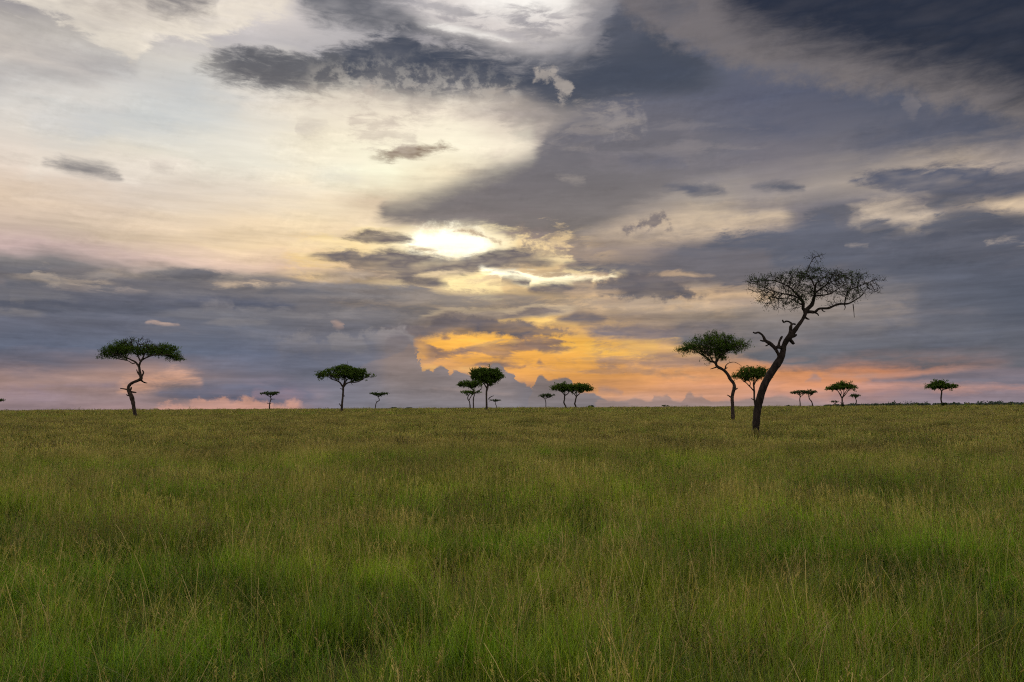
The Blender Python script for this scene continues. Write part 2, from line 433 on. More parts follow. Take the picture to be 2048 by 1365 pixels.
# broken dark line of cloud at the right
cloud([(1600,424),(1625,415),(1676,411),(1708,417),(1724,428)], [(1600,430),(1630,434),(1676,438),(1724,434)], (100,100,112), soft=3, fray=12)
cloud([(1716,448),(1750,441),(1790,448),(1812,458)], [(1716,452),(1750,462),(1790,468),(1812,462)], (101,101,113), soft=3, fray=12)
cloud([(1828,458),(1861,438),(1895,424),(1929,413),(1963,414),(1997,426),(2030,424),(2100,430)], [(1828,461),(1880,464),(1930,462),(1963,456),(1997,458),(2030,452),(2100,448)], (96,98,112), soft=3, fray=13)
mt = [(1300,520),(1340,500),(1400,486),(1474,468),(1519,462),(1560,463),(1590,455),(1615,441),(1640,430),(1668,440),(1680,458),(1712,462),(1730,472),(1790,477),(1840,470),(1900,474),(1960,462),(2000,468),(2100,462),(2160,460)]
mb = [(1300,526),(1400,545),(1500,580),(1600,600),(1700,590),(1800,590),(1900,600),(2160,620)]
cloud(mt, mb, (98,100,115), (88,92,108), soft=3, fray=14, softb=30, fade=60)
cloud([(1700,480),(1800,484),(1900,478),(2100,484)], [(1700,500),(1800,506),(1900,500),(2100,510)], (108,106,117), soft=12, fray=20, op=0.5, fade=40)
cloud([(1684,490),(1710,488),(1742,488)], [(1688,492),(1712,493),(1738,491)], (186,170,162), soft=1.5, fray=5, op=0.45)
cloud([(1968,482),(2000,480),(2080,486)], [(1968,484),(2000,486),(2080,492)], (176,162,156), soft=2, fray=8, op=0.8)
# warm broken layer behind the big tree
cloud([(1500,575),(1560,560),(1640,585),(1760,605),(1850,615)], [(1500,640),(1580,650),(1660,650),(1760,640),(1850,630)], (176,158,146), (166,150,142), soft=14, fray=24, op=0.6)
cloud([(1330,588),(1400,576),(1480,572),(1560,590)], [(1330,592),(1400,604),(1480,606),(1560,598)], (222,186,150), soft=6, fray=16, op=0.85)
cloud([(1050,610),(1150,596),(1250,600),(1400,612),(1500,606)], [(1050,614),(1150,618),(1250,612),(1400,628),(1500,612)], (206,176,146), soft=5, fray=26, op=0.7)
cloud([(1412,604),(1460,600),(1520,606)], [(1412,608),(1460,612),(1520,610)], (134,122,124), soft=4, fray=8, op=0.8)
# veil above the sun: small dark clouds in the bright part
cloud([(733,314),(765,306),(800,298),(850,293),(895,291),(918,301)], [(733,316),(775,322),(815,317),(860,308),(895,305),(918,303)], (138,118,105), soft=3, fray=10)
cloud([(690,240),(730,226),(790,240),(840,268)], [(690,262),(740,280),(790,284),(840,276)], (196,181,172), soft=10, fray=44, op=0.6)
cloud([(590,250),(620,244),(660,252)], [(590,256),(620,270),(660,262)], (196,184,178), soft=8, fray=18, op=0.5)
cloud([(760,385),(830,352),(900,312),(980,288),(1050,276),(1084,282)], [(760,396),(830,384),(900,362),(980,334),(1050,308),(1084,288)], (255,246,226), (255,238,205), soft=16, fray=8, op=0.75)
cloud([(36,334),(80,318),(150,316),(230,326),(300,315),(370,317),(402,334)], [(36,346),(120,350),(200,363),(265,366),(300,350),(370,347),(402,340)], (236,224,214), soft=5, fray=10, op=0.75)
cloud([(78,320),(130,320),(180,326),(220,337),(250,354)], [(78,322),(120,334),(150,348),(200,357),(250,357)], (124,121,127), (140,134,136), soft=4, fray=7, op=0.95)
cloud([(300,328),(322,328),(352,338)], [(300,332),(322,340),(352,341)], (196,184,178), soft=4, fray=6, op=0.8)
# clouds about the hidden sun
cloud([(540,476),(700,472),(850,468),(1000,470),(1120,478),(1260,506)], [(540,560),(700,585),(850,600),(1000,604),(1120,600),(1260,580)], (252,214,156), (244,196,136), soft=6, softb=16, fray=12, op=0.7, dapple=0.02, fade=60)
cloud([(560,505),(640,482),(720,470),(800,466),(880,465),(980,467),(1060,478),(1140,504)], [(560,520),(640,545),(720,560),(800,565),(900,580),(1000,580),(1100,570),(1140,560)], (255,232,180), (246,205,140), soft=6, softb=24, fray=20, op=0.75)
cloud([(700,482),(800,466),(900,462),(1000,468),(1080,482)], [(700,520),(800,545),(900,555),(1000,550),(1080,520)], (255,236,196,1.0), soft=6, softb=30, fray=6, op=0.75, thin=0.3, fade=110)
cloud([(770,492),(812,470),(860,458),(940,458),(1000,472),(1040,492)], [(770,498),(830,510),(890,518),(960,516),(1010,504),(1040,497)], (255,240,206,1.1), soft=9, fray=8, op=0.9, thin=0.2, fade=40)
cloud([(800,490),(822,474),(840,462),(875,463),(900,460),(935,466),(962,468),(985,481),(1000,490)], [(800,492),(840,503),(890,510),(950,509),(985,500),(1000,493)], (255,246,222,1.45), soft=7, fray=14, thin=0, heapy=True, fade=34)
cloud([(900,462),(925,458),(960,466),(990,478),(1010,484)], [(900,464),(925,466),(960,474),(985,484),(1010,488)], (176,148,124), soft=1.5, fray=6, op=0.85, heapy=True)
cloud([(812,492),(850,496),(880,500)], [(812,495),(850,501),(880,502)], (190,160,130), soft=1.5, fray=4, op=0.8)
cloud([(944,526),(958,529),(975,540),(1020,543),(1080,548),(1150,550),(1240,547)], [(944,532),(970,547),(1005,556),(1040,569),(1065,573),(1105,570),(1160,564),(1240,550)], (255,250,232,1.7), (255,234,184,1.25), soft=2.5, fray=11, thin=0)
cloud([(870,568),(900,556),(950,552),(990,562),(1010,572)], [(870,574),(910,584),(950,585),(990,582),(1010,576)], (255,230,172,1.1), soft=5, fray=26, op=0.9)
cloud([(1030,478),(1080,470),(1130,480),(1150,500)], [(1030,484),(1070,520),(1120,524),(1150,510)], (236,205,160), soft=6, fray=40, op=0.75)
cloud([(1010,468),(1060,460),(1130,470),(1180,482)], [(1010,500),(1070,522),(1140,520),(1180,500)], (150,134,126), soft=5, fray=12, op=0.8, dapple=0.0, heapy=True)
cloud([(1120,540),(1170,532),(1230,536),(1262,542)], [(1120,546),(1180,548),(1230,547),(1262,544)], (255,226,172), soft=2, fray=8, op=0.9)
cloud([(1030,520),(1070,512),(1120,512),(1160,518)], [(1030,524),(1080,526),(1120,526),(1160,521)], (255,228,178), soft=2, fray=10, op=0.9)
cloud([(560,486),(600,480),(650,486),(700,492)], [(560,490),(610,496),(660,500),(700,497)], (248,222,184), soft=3, fray=12, op=0.7)
cloud([(600,556),(650,566),(700,570),(760,574)], [(600,560),(650,575),(700,578),(760,578)], (238,202,156), soft=2, fray=7, op=0.8)
cloud([(672,474),(715,468),(780,467),(822,472),(844,483)], [(672,476),(720,481),(780,485),(820,488),(844,485)], (114,104,106), soft=2, fray=6)
cloud([(596,508),(640,499),(690,497),(730,504),(780,497),(850,507),(900,512),(950,509),(1000,499),(1050,500),(1080,512),(1130,522)], [(596,510),(640,516),(690,530),(720,545),(800,548),(880,548),(945,545),(965,535),(1010,541),(1060,537),(1130,530)], (112,104,109), (126,115,114), soft=3, fray=9)
cloud([(1140,516),(1180,492),(1230,484),(1262,500),(1300,520)], [(1140,522),(1180,520),(1230,512),(1262,514),(1300,524)], (140,126,124), soft=5, fray=22, op=0.8)
cloud([(640,548),(690,541),(760,545),(830,550),(890,560)], [(640,551),(700,560),(780,564),(840,572),(890,568)], (124,113,113), soft=3, fray=8)
cloud([(800,562),(840,556),(880,562),(900,568)], [(800,566),(840,572),(880,572),(900,570)], (108,101,107), soft=3, fray=5)
cloud([(1040,560),(1000,556),(1040,556),(1062,560)][1:], [(1000,562),(1040,570),(1062,572)], (120,110,112), soft=3, fray=6)
cloud([(1110,530),(1180,520),(1260,522),(1330,512),(1400,508),(1460,504),(1560,498)], [(1110,534),(1180,540),(1260,546),(1330,556),(1400,562),(1460,568),(1560,572)], (110,106,115), (112,107,114), soft=4, fray=16, fade=30)
cloud([(1180,576),(1206,560),(1240,550),(1280,545),(1312,552),(1350,566),(1390,582),(1420,588)], [(1180,580),(1220,590),(1300,597),(1360,596),(1420,590)], (106,101,109), (104,99,106), soft=3, fray=11, heapy=True)
cloud([(1100,556),(1150,561),(1180,557),(1190,562)], [(1100,558),(1150,566),(1180,569),(1190,564)], (140,124,118), soft=2, fray=5)
cloud([(1050,578),(1080,570),(1120,569),(1160,574),(1190,582)], [(1050,582),(1100,590),(1150,589),(1190,584)], (110,103,110), soft=3, fray=7)
# long grey shelf left of the sun
lbt = [(-80,552),(0,546),(60,556),(85,541),(130,536),(190,542),(250,552),(320,560),(400,562),(480,556),(530,551),(570,556),(620,562),(700,564),(780,572),(860,580),(940,590),(1040,590),(1120,596)]
cloud(lbt, flat(lbt, 612), (126,119,122), (106,106,118), soft=2, fray=6, softb=26, fade=60, thin=0.6)
cloud([(400,566),(520,560),(640,572),(800,586),(900,590)], [(400,572),(520,578),(640,590),(800,600),(900,598)], (150,140,138), soft=3, fray=14, op=0.6, dapple=0.0)
cloud([(200,556),(300,556),(420,566),(520,572)], [(200,566),(300,578),(420,582),(520,578)], (100,99,110), soft=4, fray=10, op=0.7)
cloud([(270,546),(305,542),(340,538),(400,537),(440,541),(470,547),(500,551)], [(270,548),(330,550),(365,557),(420,560),(460,555),(500,553)], (102,100,108), soft=2, fray=7)
cloud([(92,566),(130,574),(200,579),(250,581),(306,584)], [(92,569),(140,583),(200,586),(250,586),(306,585)], (196,176,164), soft=2.5, fray=14, op=0.45)
cloud([(-20,566),(0,563),(16,570)], [(-20,572),(0,572),(16,573)], (206,176,158), soft=2, fray=6, op=0.5)
cloud([(60,548),(90,540),(110,546),(120,560)], [(60,552),(80,562),(100,566),(120,564)], (206,186,168), soft=3, fray=14, op=0.7, dapple=0.0)
cloud([(-80,600),(20,587),(60,591),(140,585),(200,588),(300,590),(420,592),(520,604),(610,616)], [(-80,616),(60,618),(200,624),(300,626),(420,628),(520,624),(610,620)], (94,95,110), (88,92,109), soft=4, fray=10, fade=40)
cloud([(440,614),(480,605),(540,606),(600,614)], [(440,618),(490,624),(550,622),(600,617)], (86,91,111), soft=5, fray=6, op=0.8)
cloud([(400,610),(430,601),(460,604),(470,612)], [(400,616),(430,618),(460,617),(470,614)], (128,123,129), soft=4, fray=8, op=0.7, heapy=True)
cloud([(20,590),(40,588),(56,596)], [(20,604),(40,606),(56,602)], (126,122,128), soft=4, fray=8, op=0.6, heapy=True)
cloud([(288,641),(310,638),(335,642),(360,645)], [(288,642),(310,643),(335,646),(360,646)], (206,174,158), soft=1.2, fray=5, op=0.7)
cloud([(664,646),(676,643),(688,648)], [(664,648),(676,652),(688,650)], (222,180,158), soft=3, fray=4, op=0.8)
cloud([(240,656),(340,652),(450,660),(560,672)], [(240,658),(340,660),(450,668),(560,676)], (122,120,132), soft=4, fray=8, op=0.6)
cloud([(560,630),(640,622),(740,626),(820,640)], [(560,634),(640,632),(740,638),(820,646)], (134,126,128), soft=6, fray=12, op=0.5)
cloud([(540,650),(640,652),(760,650),(830,660)], [(540,662),(640,668),(760,664),(830,668)], (100,101,116), soft=7, fray=10, op=0.6)
# long thin level bars that layer the lower sky
bar(20, 760, 545, 574, 110, 280, [(230,200,170), (214,190,168)], 0.55, 6)
bar(-40, 760, 556, 650, 140, 380, [(84,88,104), (92,94,108), (140,134,138), (132,128,134)], 0.62, 15)
bar(1100, 1500, 520, 645, 90, 240, [(112,104,110), (118,108,112), (226,190,154), (214,182,150)], 0.62, 9)
bar(1500, 2080, 560, 720, 160, 380, [(92,95,110), (128,122,130)], 0.45, 6)
bar(1300, 2080, 230, 420, 120, 300, [(88,91,110), (140,133,138)], 0.45, 7)
# golden window above the horizon
gt = [(812,700),(838,684),(870,672),(960,664),(1060,664),(1150,668),(1250,684),(1340,700),(1400,712)]
cloud(gt, flat(gt, 764), (252,186,80), (232,158,88), soft=6, fray=8, softb=24, fade=(20,230), thin=0)
cloud([(1200,736),(1300,732),(1420,738),(1560,742)], [(1200,742),(1300,746),(1420,752),(1560,752)], (222,162,112), soft=5, fray=6, op=0.7)
cloud([(990,636),(1030,628),(1070,626),(1120,634),(1160,640)], [(990,640),(1030,642),(1080,646),(1130,642),(1160,642)], (252,205,124), soft=4, fray=8)
cloud([(1060,690),(1130,682),(1220,690),(1330,700)], [(1060,700),(1130,706),(1220,712),(1330,708)], (255,204,104), soft=6, fray=14, op=0.75)
cloud([(830,632),(890,621),(970,620),(1030,618),(1068,609),(1105,613),(1166,616)], [(830,636),(890,634),(970,634),(1030,632),(1080,630),(1120,630),(1166,620)], (244,216,176), soft=2, fray=5, op=0.7)
cloud([(830,635),(890,624),(970,623),(1030,621),(1068,612),(1105,616),(1166,618)], [(830,640),(890,640),(970,640),(1030,636),(1080,630),(1120,628),(1166,620)], (128,115,114), soft=2, fray=5)
cloud([(1108,637),(1130,630),(1160,624),(1185,627),(1218,636)], [(1108,640),(1140,644),(1180,644),(1218,640)], (112,103,108), soft=2, fray=3)
cloud([(740,655),(800,652),(850,650),(880,640),(905,633),(930,640),(955,634),(985,640),(1040,642),(1090,650),(1140,662),(1170,668)], [(740,662),(800,670),(870,671),(940,668),(1000,671),(1040,676),(1090,674),(1140,670),(1170,670)], (110,101,107), (98,93,103), soft=2, fray=7, heapy=True)
cloud([(836,706),(845,694),(858,690),(875,702),(900,704),(930,698),(960,690),(990,683),(1030,684),(1060,690),(1085,686),(1105,680),(1150,681)], [(836,708),(870,722),(900,714),(930,708),(965,704),(1000,710),(1040,702),(1080,698),(1110,692),(1150,684)], (134,110,104), (122,102,102), soft=2, fray=10)
cloud([(860,700),(1000,690),(1150,684),(1300,700),(1480,716)], [(860,744),(1000,740),(1150,742),(1300,748),(1480,748)], (186,142,108), soft=8, fray=6, op=0.55, dapple=0.03, fade=60)
cloud([(1180,690),(1260,694),(1340,704),(1400,716)], [(1180,696),(1260,704),(1340,712),(1400,720)], (176,140,118), soft=3, fray=9, op=0.7)
cloud([(1072,702),(1096,697),(1130,694),(1160,696)], [(1072,704),(1096,706),(1130,703),(1160,698)], (128,107,104), soft=1.5, fray=5)
cloud([(1040,678),(1090,674),(1130,680),(1160,686)], [(1040,684),(1090,690),(1130,688),(1160,688)], (142,118,110), soft=2, fray=14, op=0.85)
cloud([(880,676),(890,673),(902,677)], [(880,678),(890,680),(902,679)], (150,118,100), soft=1.5, fray=3)
cloud([(948,728),(970,724),(1000,724),(1020,728),(1056,731)], [(948,730),(975,733),(1005,735),(1030,737),(1056,733)], (132,108,104), soft=1.5, fray=5)
cloud([(1073,724),(1080,720),(1089,726)], [(1073,726),(1080,729),(1089,728)], (138,114,108), soft=1.5, fray=3)
cloud([(1180,722),(1220,716),(1290,720),(1335,710),(1370,708),(1400,718),(1440,726)], [(1180,724),(1250,732),(1340,734),(1440,730)], (162,132,122), soft=3, fray=8, op=0.9)
cloud([(1150,668),(1190,658),(1250,650),(1330,654),(1400,650),(1480,652)], [(1150,672),(1200,678),(1280,682),(1350,690),(1420,700),(1480,706)], (126,114,119), soft=4, fray=10, fade=20)
cloud([(1194,780),(1205,776),(1220,777),(1246,786)], [(1194,782),(1210,785),(1225,785),(1246,788)], (170,138,130), soft=2, fray=3, op=0.9)
# grey sheet at the right with a clean base
r1t = [(1330,668),(1400,652),(1500,645),(1600,656),(1700,668),(1900,680),(2160,680)]
r1b = [(1330,688),(1400,702),(1450,708),(1500,716),(1540,730),(1580,738),(1620,740),(1660,737),(1700,731),(1760,733),(1850,737),(1940,737),(1990,742),(2160,750)]
cloud(r1t, r1b, (110,108,115), (94,97,108), soft=22, fray=14, softb=3, frayb=6, fade=40)
cloud([(1720,764),(1800,756),(1860,750),(1920,743),(1970,740),(2160,738)], [(1720,766),(1800,768),(1870,772),(1960,774),(2160,773)], (122,112,123), (112,108,122), soft=2, fray=4)
cloud([(1640,752),(1700,748),(1770,748),(1800,752)], [(1640,754),(1700,756),(1770,755),(1800,754)], (170,138,132), soft=3, fray=4, op=0.8)
cloud([(1608,762),(1620,753),(1630,748),(1646,760)], [(1608,764),(1620,763),(1630,763),(1646,763)], (168,136,132), soft=2, fray=3, op=0.9)
cloud([(1650,784),(1760,779),(1900,780),(2100,782)], [(1650,790),(1760,800),(1900,806),(2100,806)], (146,126,138), (142,128,142), soft=5, fray=8, op=0.8)
cloud([(1700,774),(1850,773),(1980,776),(2100,774)], [(1700,778),(1850,780),(1980,782),(2100,784)], (216,158,140), soft=3, fray=7, op=0.7)
# rose strips at the lower left
cloud([(-80,752),(40,750),(120,756),(200,752),(300,753),(360,750),(412,765)], [(-80,776),(60,784),(180,782),(280,782),(350,772),(412,767)], (176,142,132), (158,132,130), soft=8, fray=14, op=0.7)
cloud([(230,766),(290,755),(345,750),(380,757),(412,766)], [(230,772),(290,772),(350,764),(380,764),(412,768)], (232,174,144), soft=5, fray=9, op=0.85)
cloud([(60,771),(120,769),(180,767),(250,768)], [(60,773),(120,773),(180,772),(250,770)], (138,122,136), soft=2, fray=3, op=0.8)
cloud([(-80,786),(30,784),(100,786),(160,794)], [(-80,796),(30,800),(100,802),(160,798)], (144,126,142), soft=6, fray=8, op=0.7)
cloud([(296,786),(350,779),(400,774),(450,769),(520,766),(600,772),(640,780)], [(296,788),(370,796),(450,802),(520,806),(600,806),(640,800)], (104,106,127), (108,108,129), soft=3, fray=5)
cloud([(300,826),(345,812),(390,804),(430,798),(500,797),(530,803),(552,808),(585,800),(604,806),(612,824)], flat([(300,0),(612,0)], 840), (214,160,142), (198,148,142), soft=3, fray=14, heapy=True, op=0.9)
cloud([(500,786),(514,781),(540,786),(580,780),(620,788)], [(500,790),(514,792),(540,792),(580,794),(620,790)], (150,124,138), soft=4, fray=6, op=0.7)
bar(870, 1420, 684, 762, 90, 260, [(160,128,112), (176,142,118), (250,196,110)], 0.6, 10)
# rising heaps in front of the golden window
cu = [(620,752),(700,738),(770,716),(806,700),(820,690),(830,696),(829,706),(838,716),(834,728),(841,740),(847,743),(856,738),(863,745),(868,739),(882,736),(893,741),(897,751),(902,750),(905,741),(916,740),(921,746),(931,751),(946,752),(956,738),(962,732),(970,738),(980,736),(990,726),(1000,726),(1007,734),(1010,744),(1023,747),(1032,750),(1034,760),(1046,765),(1052,771),(1061,776),(1066,786),(1076,800),(1090,806)]
cloud([(540,694),(560,676),(600,670),(640,676),(680,668),(720,674),(752,662),(775,655),(800,655),(818,664),(832,680),(842,694)], [(540,700),(600,704),(680,708),(760,706),(820,706),(842,698)], (140,134,138), (112,111,124), soft=3, fray=14, heapy=True, softb=10)
cloud([(742,690),(752,668),(764,662),(776,668),(784,656),(798,653),(812,660),(824,672),(836,686),(842,700)], [(742,700),(790,706),(842,704)], (142,134,138), (120,117,126), soft=2.5, fray=8, heapy=True, op=0.6, fade=20)
cloud([(768,694),(780,676),(794,668),(808,670),(822,682),(832,696),(836,706)], [(768,704),(800,712),(836,708)], (114,109,119), (112,110,122), soft=3, fray=6, heapy=True)
cloud([(660,690),(672,674),(690,672),(706,680),(720,674),(738,686)], [(660,700),(700,706),(738,700)], (136,131,137), (120,118,128), soft=2, fray=6, heapy=True, op=0.8)
cloud(cu, flat(cu, 850), (128,115,117), (122,121,134), soft=1.1, fray=4, heapy=True, fade=(200,2), thin=0)
cu2 = [(1056,800),(1064,782),(1068,770),(1074,759),(1081,750),(1087,750),(1094,758),(1101,761),(1112,757),(1128,753),(1140,756),(1143,766),(1152,778),(1160,788),(1175,786),(1187,787),(1197,794),(1211,799),(1237,803),(1256,806)]
cloud(cu2, flat(cu2, 850), (134,119,118), (124,122,134), soft=1.1, fray=4, heapy=True, fade=2, thin=0)
cu3 = [(1190,800),(1210,799),(1237,802),(1268,797),(1280,799),(1293,804),(1306,798),(1310,790),(1324,792),(1337,787),(1343,794),(1348,800),(1366,804),(1372,788),(1380,785),(1389,791),(1405,789),(1415,797),(1432,802),(1450,804),(1480,802),(1520,798),(1560,795),(1600,806),(1650,810),(1700,806),(1760,812)]
cloud(cu3, flat(cu3, 850), (158,132,126), (138,129,136), soft=1.2, fray=3, heapy=True, op=0.85, fade=8, thin=0)

cloud([(740,700),(790,690),(836,694),(850,740),(900,744),(980,740),(1060,780)], [(740,760),(790,790),(840,800),(900,806),(980,806),(1060,806)], (150,128,118), (136,124,126), soft=16, fray=6, op=0.5, fade=40, thin=0.4)
cloud([(860,777),(920,779),(990,783),(1040,784)], [(860,779),(920,782),(990,786),(1040,786)], (166,146,144), soft=1.5, fray=4, op=0.5)
cloud([(826,690),(842,682),(858,694),(872,716)], [(826,700),(842,722),(858,728),(872,722)], (176,136,106), soft=4, fray=14, op=0.7, heapy=True)

deck.close()


# fine mottling of the whole cloud deck
low = W.remap(EL, 5.0, 20.0, 1.0, 0.22)
mott = W.math('ADD', W.math('ADD', 1.0, W.math('MULTIPLY', W.math('SUBTRACT', strat, 0.5), W.math('MULTIPLY', low, 1.0))),
              W.math('MULTIPLY', W.remap(wx, 0.42, 0.62, 0.15, 1.0), W.math('ADD', W.math('MULTIPLY', rel_s, 0.16), W.math('MULTIPLY', rel_h, 0.34))))
sky = W.mix(1.0, sky, W.xyz(W.math('MULTIPLY', mott, 0.99), mott, W.math('MULTIPLY', mott, 0.955)), 'MULTIPLY')

# overhead and behind the camera the deck is paler and evenly lit
over = W.noise(tc.outputs['Generated'], 2.2, 5, 0.6, dim='3D')
over_c = W.mix(W.remap(over, 0.35, 0.65), (0.55, 0.56, 0.62, 1), (1.35, 1.30, 1.25, 1))
sky = W.mix(W.math('MAXIMUM', W.remap(EL, 33.0, 50.0), W.remap(W.math('ABSOLUTE', AZ), 50.0, 90.0)), sky, over_c)

# the clear-air light between the clouds
nishita = wt.nodes.new('ShaderNodeTexSky')
nishita.sky_type = 'NISHITA'
nishita.sun_disc = False
nishita.sun_elevation = RAD(SUN_EL)
nishita.sun_rotation = RAD(SUN_AZ)
total = W.mix(0.0015, W.mix(1.0, sky, (1 / SKY_STRENGTH,) * 3 + (1,), 'MULTIPLY'), nishita.outputs[0])
bg = wt.nodes.new('ShaderNodeBackground')
bg.inputs['Strength'].default_value = SKY_STRENGTH
wt.links.new(total, bg.inputs['Color'])
wo = wt.nodes.new('ShaderNodeOutputWorld')
wt.links.new(bg.outputs[0], wo.inputs['Surface'])
world.cycles.sampling_method = 'MANUAL'
world.cycles.sample_map_resolution = 1024

# ================================================================== lie of the land
PROFILE = [(0, -0.12), (30, -0.15), (55, -0.22), (95, 0.22), (120, 0.50), (170, 0.92), (220, 1.12), (300, 1.28), (400, 1.32), (600, 1.34), (20000, 1.34)]


def smooth_profile(d):
    d = max(d, 0.0)
    for (a, za), (b, zb) in zip(PROFILE, PROFILE[1:]):
        if d <= b:
            t = (d - a) / (b - a)
            return za + (zb - za) * t
    return PROFILE[-1][1]


def ground_z(x, y):
    d = math.hypot(x, y)
    w = 1.0 / (1.0 + (d / 90.0) ** 2)
    z = sum(smooth_profile(d + o) for o in (-12, -6, 0, 6, 12)) / 5 if d > 20 else -0.12
    z += w * (0.10 * math.sin(x * 0.16 + 1.0) * math.sin(y * 0.21 + 0.4) + 0.05 * math.sin(x * 0.47 + y * 0.33))
    return z


# ================================================================== materials
def new_mat(name):
    m = bpy.data.materials.new(name)
    m.use_nodes = True
    t = m.node_tree
    t.nodes.clear()
    return m, NT(t)


def bark_material(name, c1, c2):
    m, N = new_mat(name)
    t = m.node_tree
    tcx = t.nodes.new('ShaderNodeTexCoord')
    mp = t.nodes.new('ShaderNodeMapping')
    mp.inputs['Scale'].default_value = (1, 1, 0.28)
    t.links.new(tcx.outputs['Object'], mp.inputs[0])
    n1 = N.noise(mp.outputs[0], 6.0, 6, 0.65, dim='3D', dist=0.6)
    n2 = N.noise(tcx.outputs['Object'], 0.9, 3, 0.5, dim='3D')
    c = N.mix(N.remap(n1, 0.35, 0.65), c1, c2)
    c = N.mix(N.remap(n2, 0.5, 0.7, 0.0, 0.5), c, tuple(v * 0.5 for v in c1[:3]) + (1,))
    b = t.nodes.new('ShaderNodeBsdfPrincipled')
    t.links.new(c, b.inputs['Base Color'])
    b.inputs['Roughness'].default_value = 0.9
    b.inputs['Specular IOR Level'].default_value = 0.05
    bp = t.nodes.new('ShaderNodeBump')
    bp.inputs['Strength'].default_value = 0.9
    bp.inputs['Distance'].default_value = 0.05
    t.links.new(n1, bp.inputs['Height'])
    t.links.new(bp.outputs[0], b.inputs['Normal'])
    o = t.nodes.new('ShaderNodeOutputMaterial')
    t.links.new(b.outputs[0], o.inputs[0])
    return m


def leaf_material(name, c1, c2, trans=0.35, scale=0.8):
    m, N = new_mat(name)
    t = m.node_tree
    g = t.nodes.new('ShaderNodeNewGeometry')
    n1 = N.noise(g.outputs['Position'], scale, 3, 0.6, dim='3D')
    f = N.math('ADD', N.remap(n1, 0.35, 0.65, 0.0, 0.6), N.math('MULTIPLY', g.outputs['Random Per Island'], 0.4))
    c = N.mix(f, c1, c2)
    d = t.nodes.new('ShaderNodeBsdfDiffuse')
    t.links.new(c, d.inputs[0])
    tr = t.nodes.new('ShaderNodeBsdfTranslucent')
    t.links.new(N.mix(1.0, c, (1.0, 1.15, 0.55, 1), 'MULTIPLY'), tr.inputs[0])
    mx = t.nodes.new('ShaderNodeMixShader')
    mx.inputs[0].default_value = trans
    t.links.new(d.outputs[0], mx.inputs[1])
    t.links.new(tr.outputs[0], mx.inputs[2])
    o = t.nodes.new('ShaderNodeOutputMaterial')
    t.links.new(mx.outputs[0], o.inputs[0])
    return m


BARK_OLD = bark_material('weathered_bark', (0.011, 0.008, 0.007, 1), (0.028, 0.020, 0.016, 1))
BARK = bark_material('acacia_bark', (0.018, 0.013, 0.010, 1), (0.050, 0.035, 0.028, 1))
TWIG = bark_material('twig_bark', (0.012, 0.009, 0.008, 1), (0.030, 0.022, 0.018, 1))
LEAF = leaf_material('acacia_leaf', (0.020, 0.040, 0.007, 1), (0.072, 0.108, 0.018, 1), 0.42)
LEAF_DARK = leaf_material('sparse_leaf', (0.020, 0.032, 0.012, 1), (0.045, 0.065, 0.018, 1), 0.25)
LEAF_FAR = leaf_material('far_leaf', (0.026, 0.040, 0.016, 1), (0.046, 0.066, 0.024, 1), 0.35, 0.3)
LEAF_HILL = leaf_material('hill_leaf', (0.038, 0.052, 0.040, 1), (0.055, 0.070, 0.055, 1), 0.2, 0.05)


# ================================================================== mesh helpers
def mesh_object(name, verts, faces, mat, parent=None, smooth=False, loc=None):
    me = bpy.data.meshes.new(name)
    me.from_pydata([tuple(v) for v in verts], [], faces)
    if smooth:
        me.polygons.foreach_set('use_smooth', [True] * len(me.polygons))
    me.materials.append(mat)
    me.update()
    o = bpy.data.objects.new(name, me)
    COL.objects.link(o)
    if parent is not None:
        o.parent = parent
    if loc is not None:
        o.location = loc
    return o


def place(px, py, D, dy=0.0):
    """World point on the sight line through a photograph pixel, at distance D (+dy) along the ground."""
    d = direction(px, py)
    k = (D + dy) / d.y
    return Vector((d.x * k, D + dy, EYE + d.z * k))


def resample(P, R, n_per):
    """Catmull-Rom through points with radii."""
    out, rad = [], []
    n = len(P)
    for i in range(n - 1):
        p0, p1, p2, p3 = P[max(i - 1, 0)], P[i], P[i + 1], P[min(i + 2, n - 1)]
        for k in range(n_per):
            t = k / n_per
            q = 0.5 * ((2 * p1) + (p2 - p0) * t + (2 * p0 - 5 * p1 + 4 * p2 - p3) * t * t + (3 * p1 - p0 - 3 * p2 + p3) * t ** 3)
            out.append(q)
            rad.append(R[i] + (R[i + 1] - R[i]) * t)
    out.append(P[-1])
    rad.append(R[-1])
    return out, rad


def tube(verts, faces, P, R, sides, rnd=None, knob=0.0, cap=True):
    base = len(verts)
    n = len(P)
    up = Vector((0.13, 1, 0.07)).normalized()
    phase = [rnd.uniform(0, 6.28) for _ in range(6)] if rnd else None
    for i in range(n):
        t = (P[min(i + 1, n - 1)] - P[max(i - 1, 0)])
        if t.length < 1e-6:
            t = Vector((0, 0, 1))
        t.normalize()
        a = t.cross(up)
        if a.length < 1e-3:
            a = t.cross(Vector((1, 0, 0)))
        a.normalize()
        b = t.cross(a)
        for k in range(sides):
            ang = 2 * math.pi * k / sides
            r = R[i]
            if knob:
                r *= 1 + knob * (math.sin(3 * ang + phase[0] + i * 0.35) * 0.4 + math.sin(2 * ang + phase[1] - i * 0.22) * 0.5
                                 + math.sin(i * 0.9 + phase[2]) * 0.35 + rnd.uniform(-0.35, 0.35))
            verts.append(P[i] + a * (math.cos(ang) * r) + b * (math.sin(ang) * r))
    for i in range(n - 1):
        for k in range(sides):
            k2 = (k + 1) % sides
            faces.append((base + i * sides + k, base + i * sides + k2, base + (i + 1) * sides + k2, base + (i + 1) * sides + k))
    if cap:
        faces.append(tuple(base + (n - 1) * sides + k for k in range(sides)))
        faces.append(tuple(base + k for k in reversed(range(sides))))


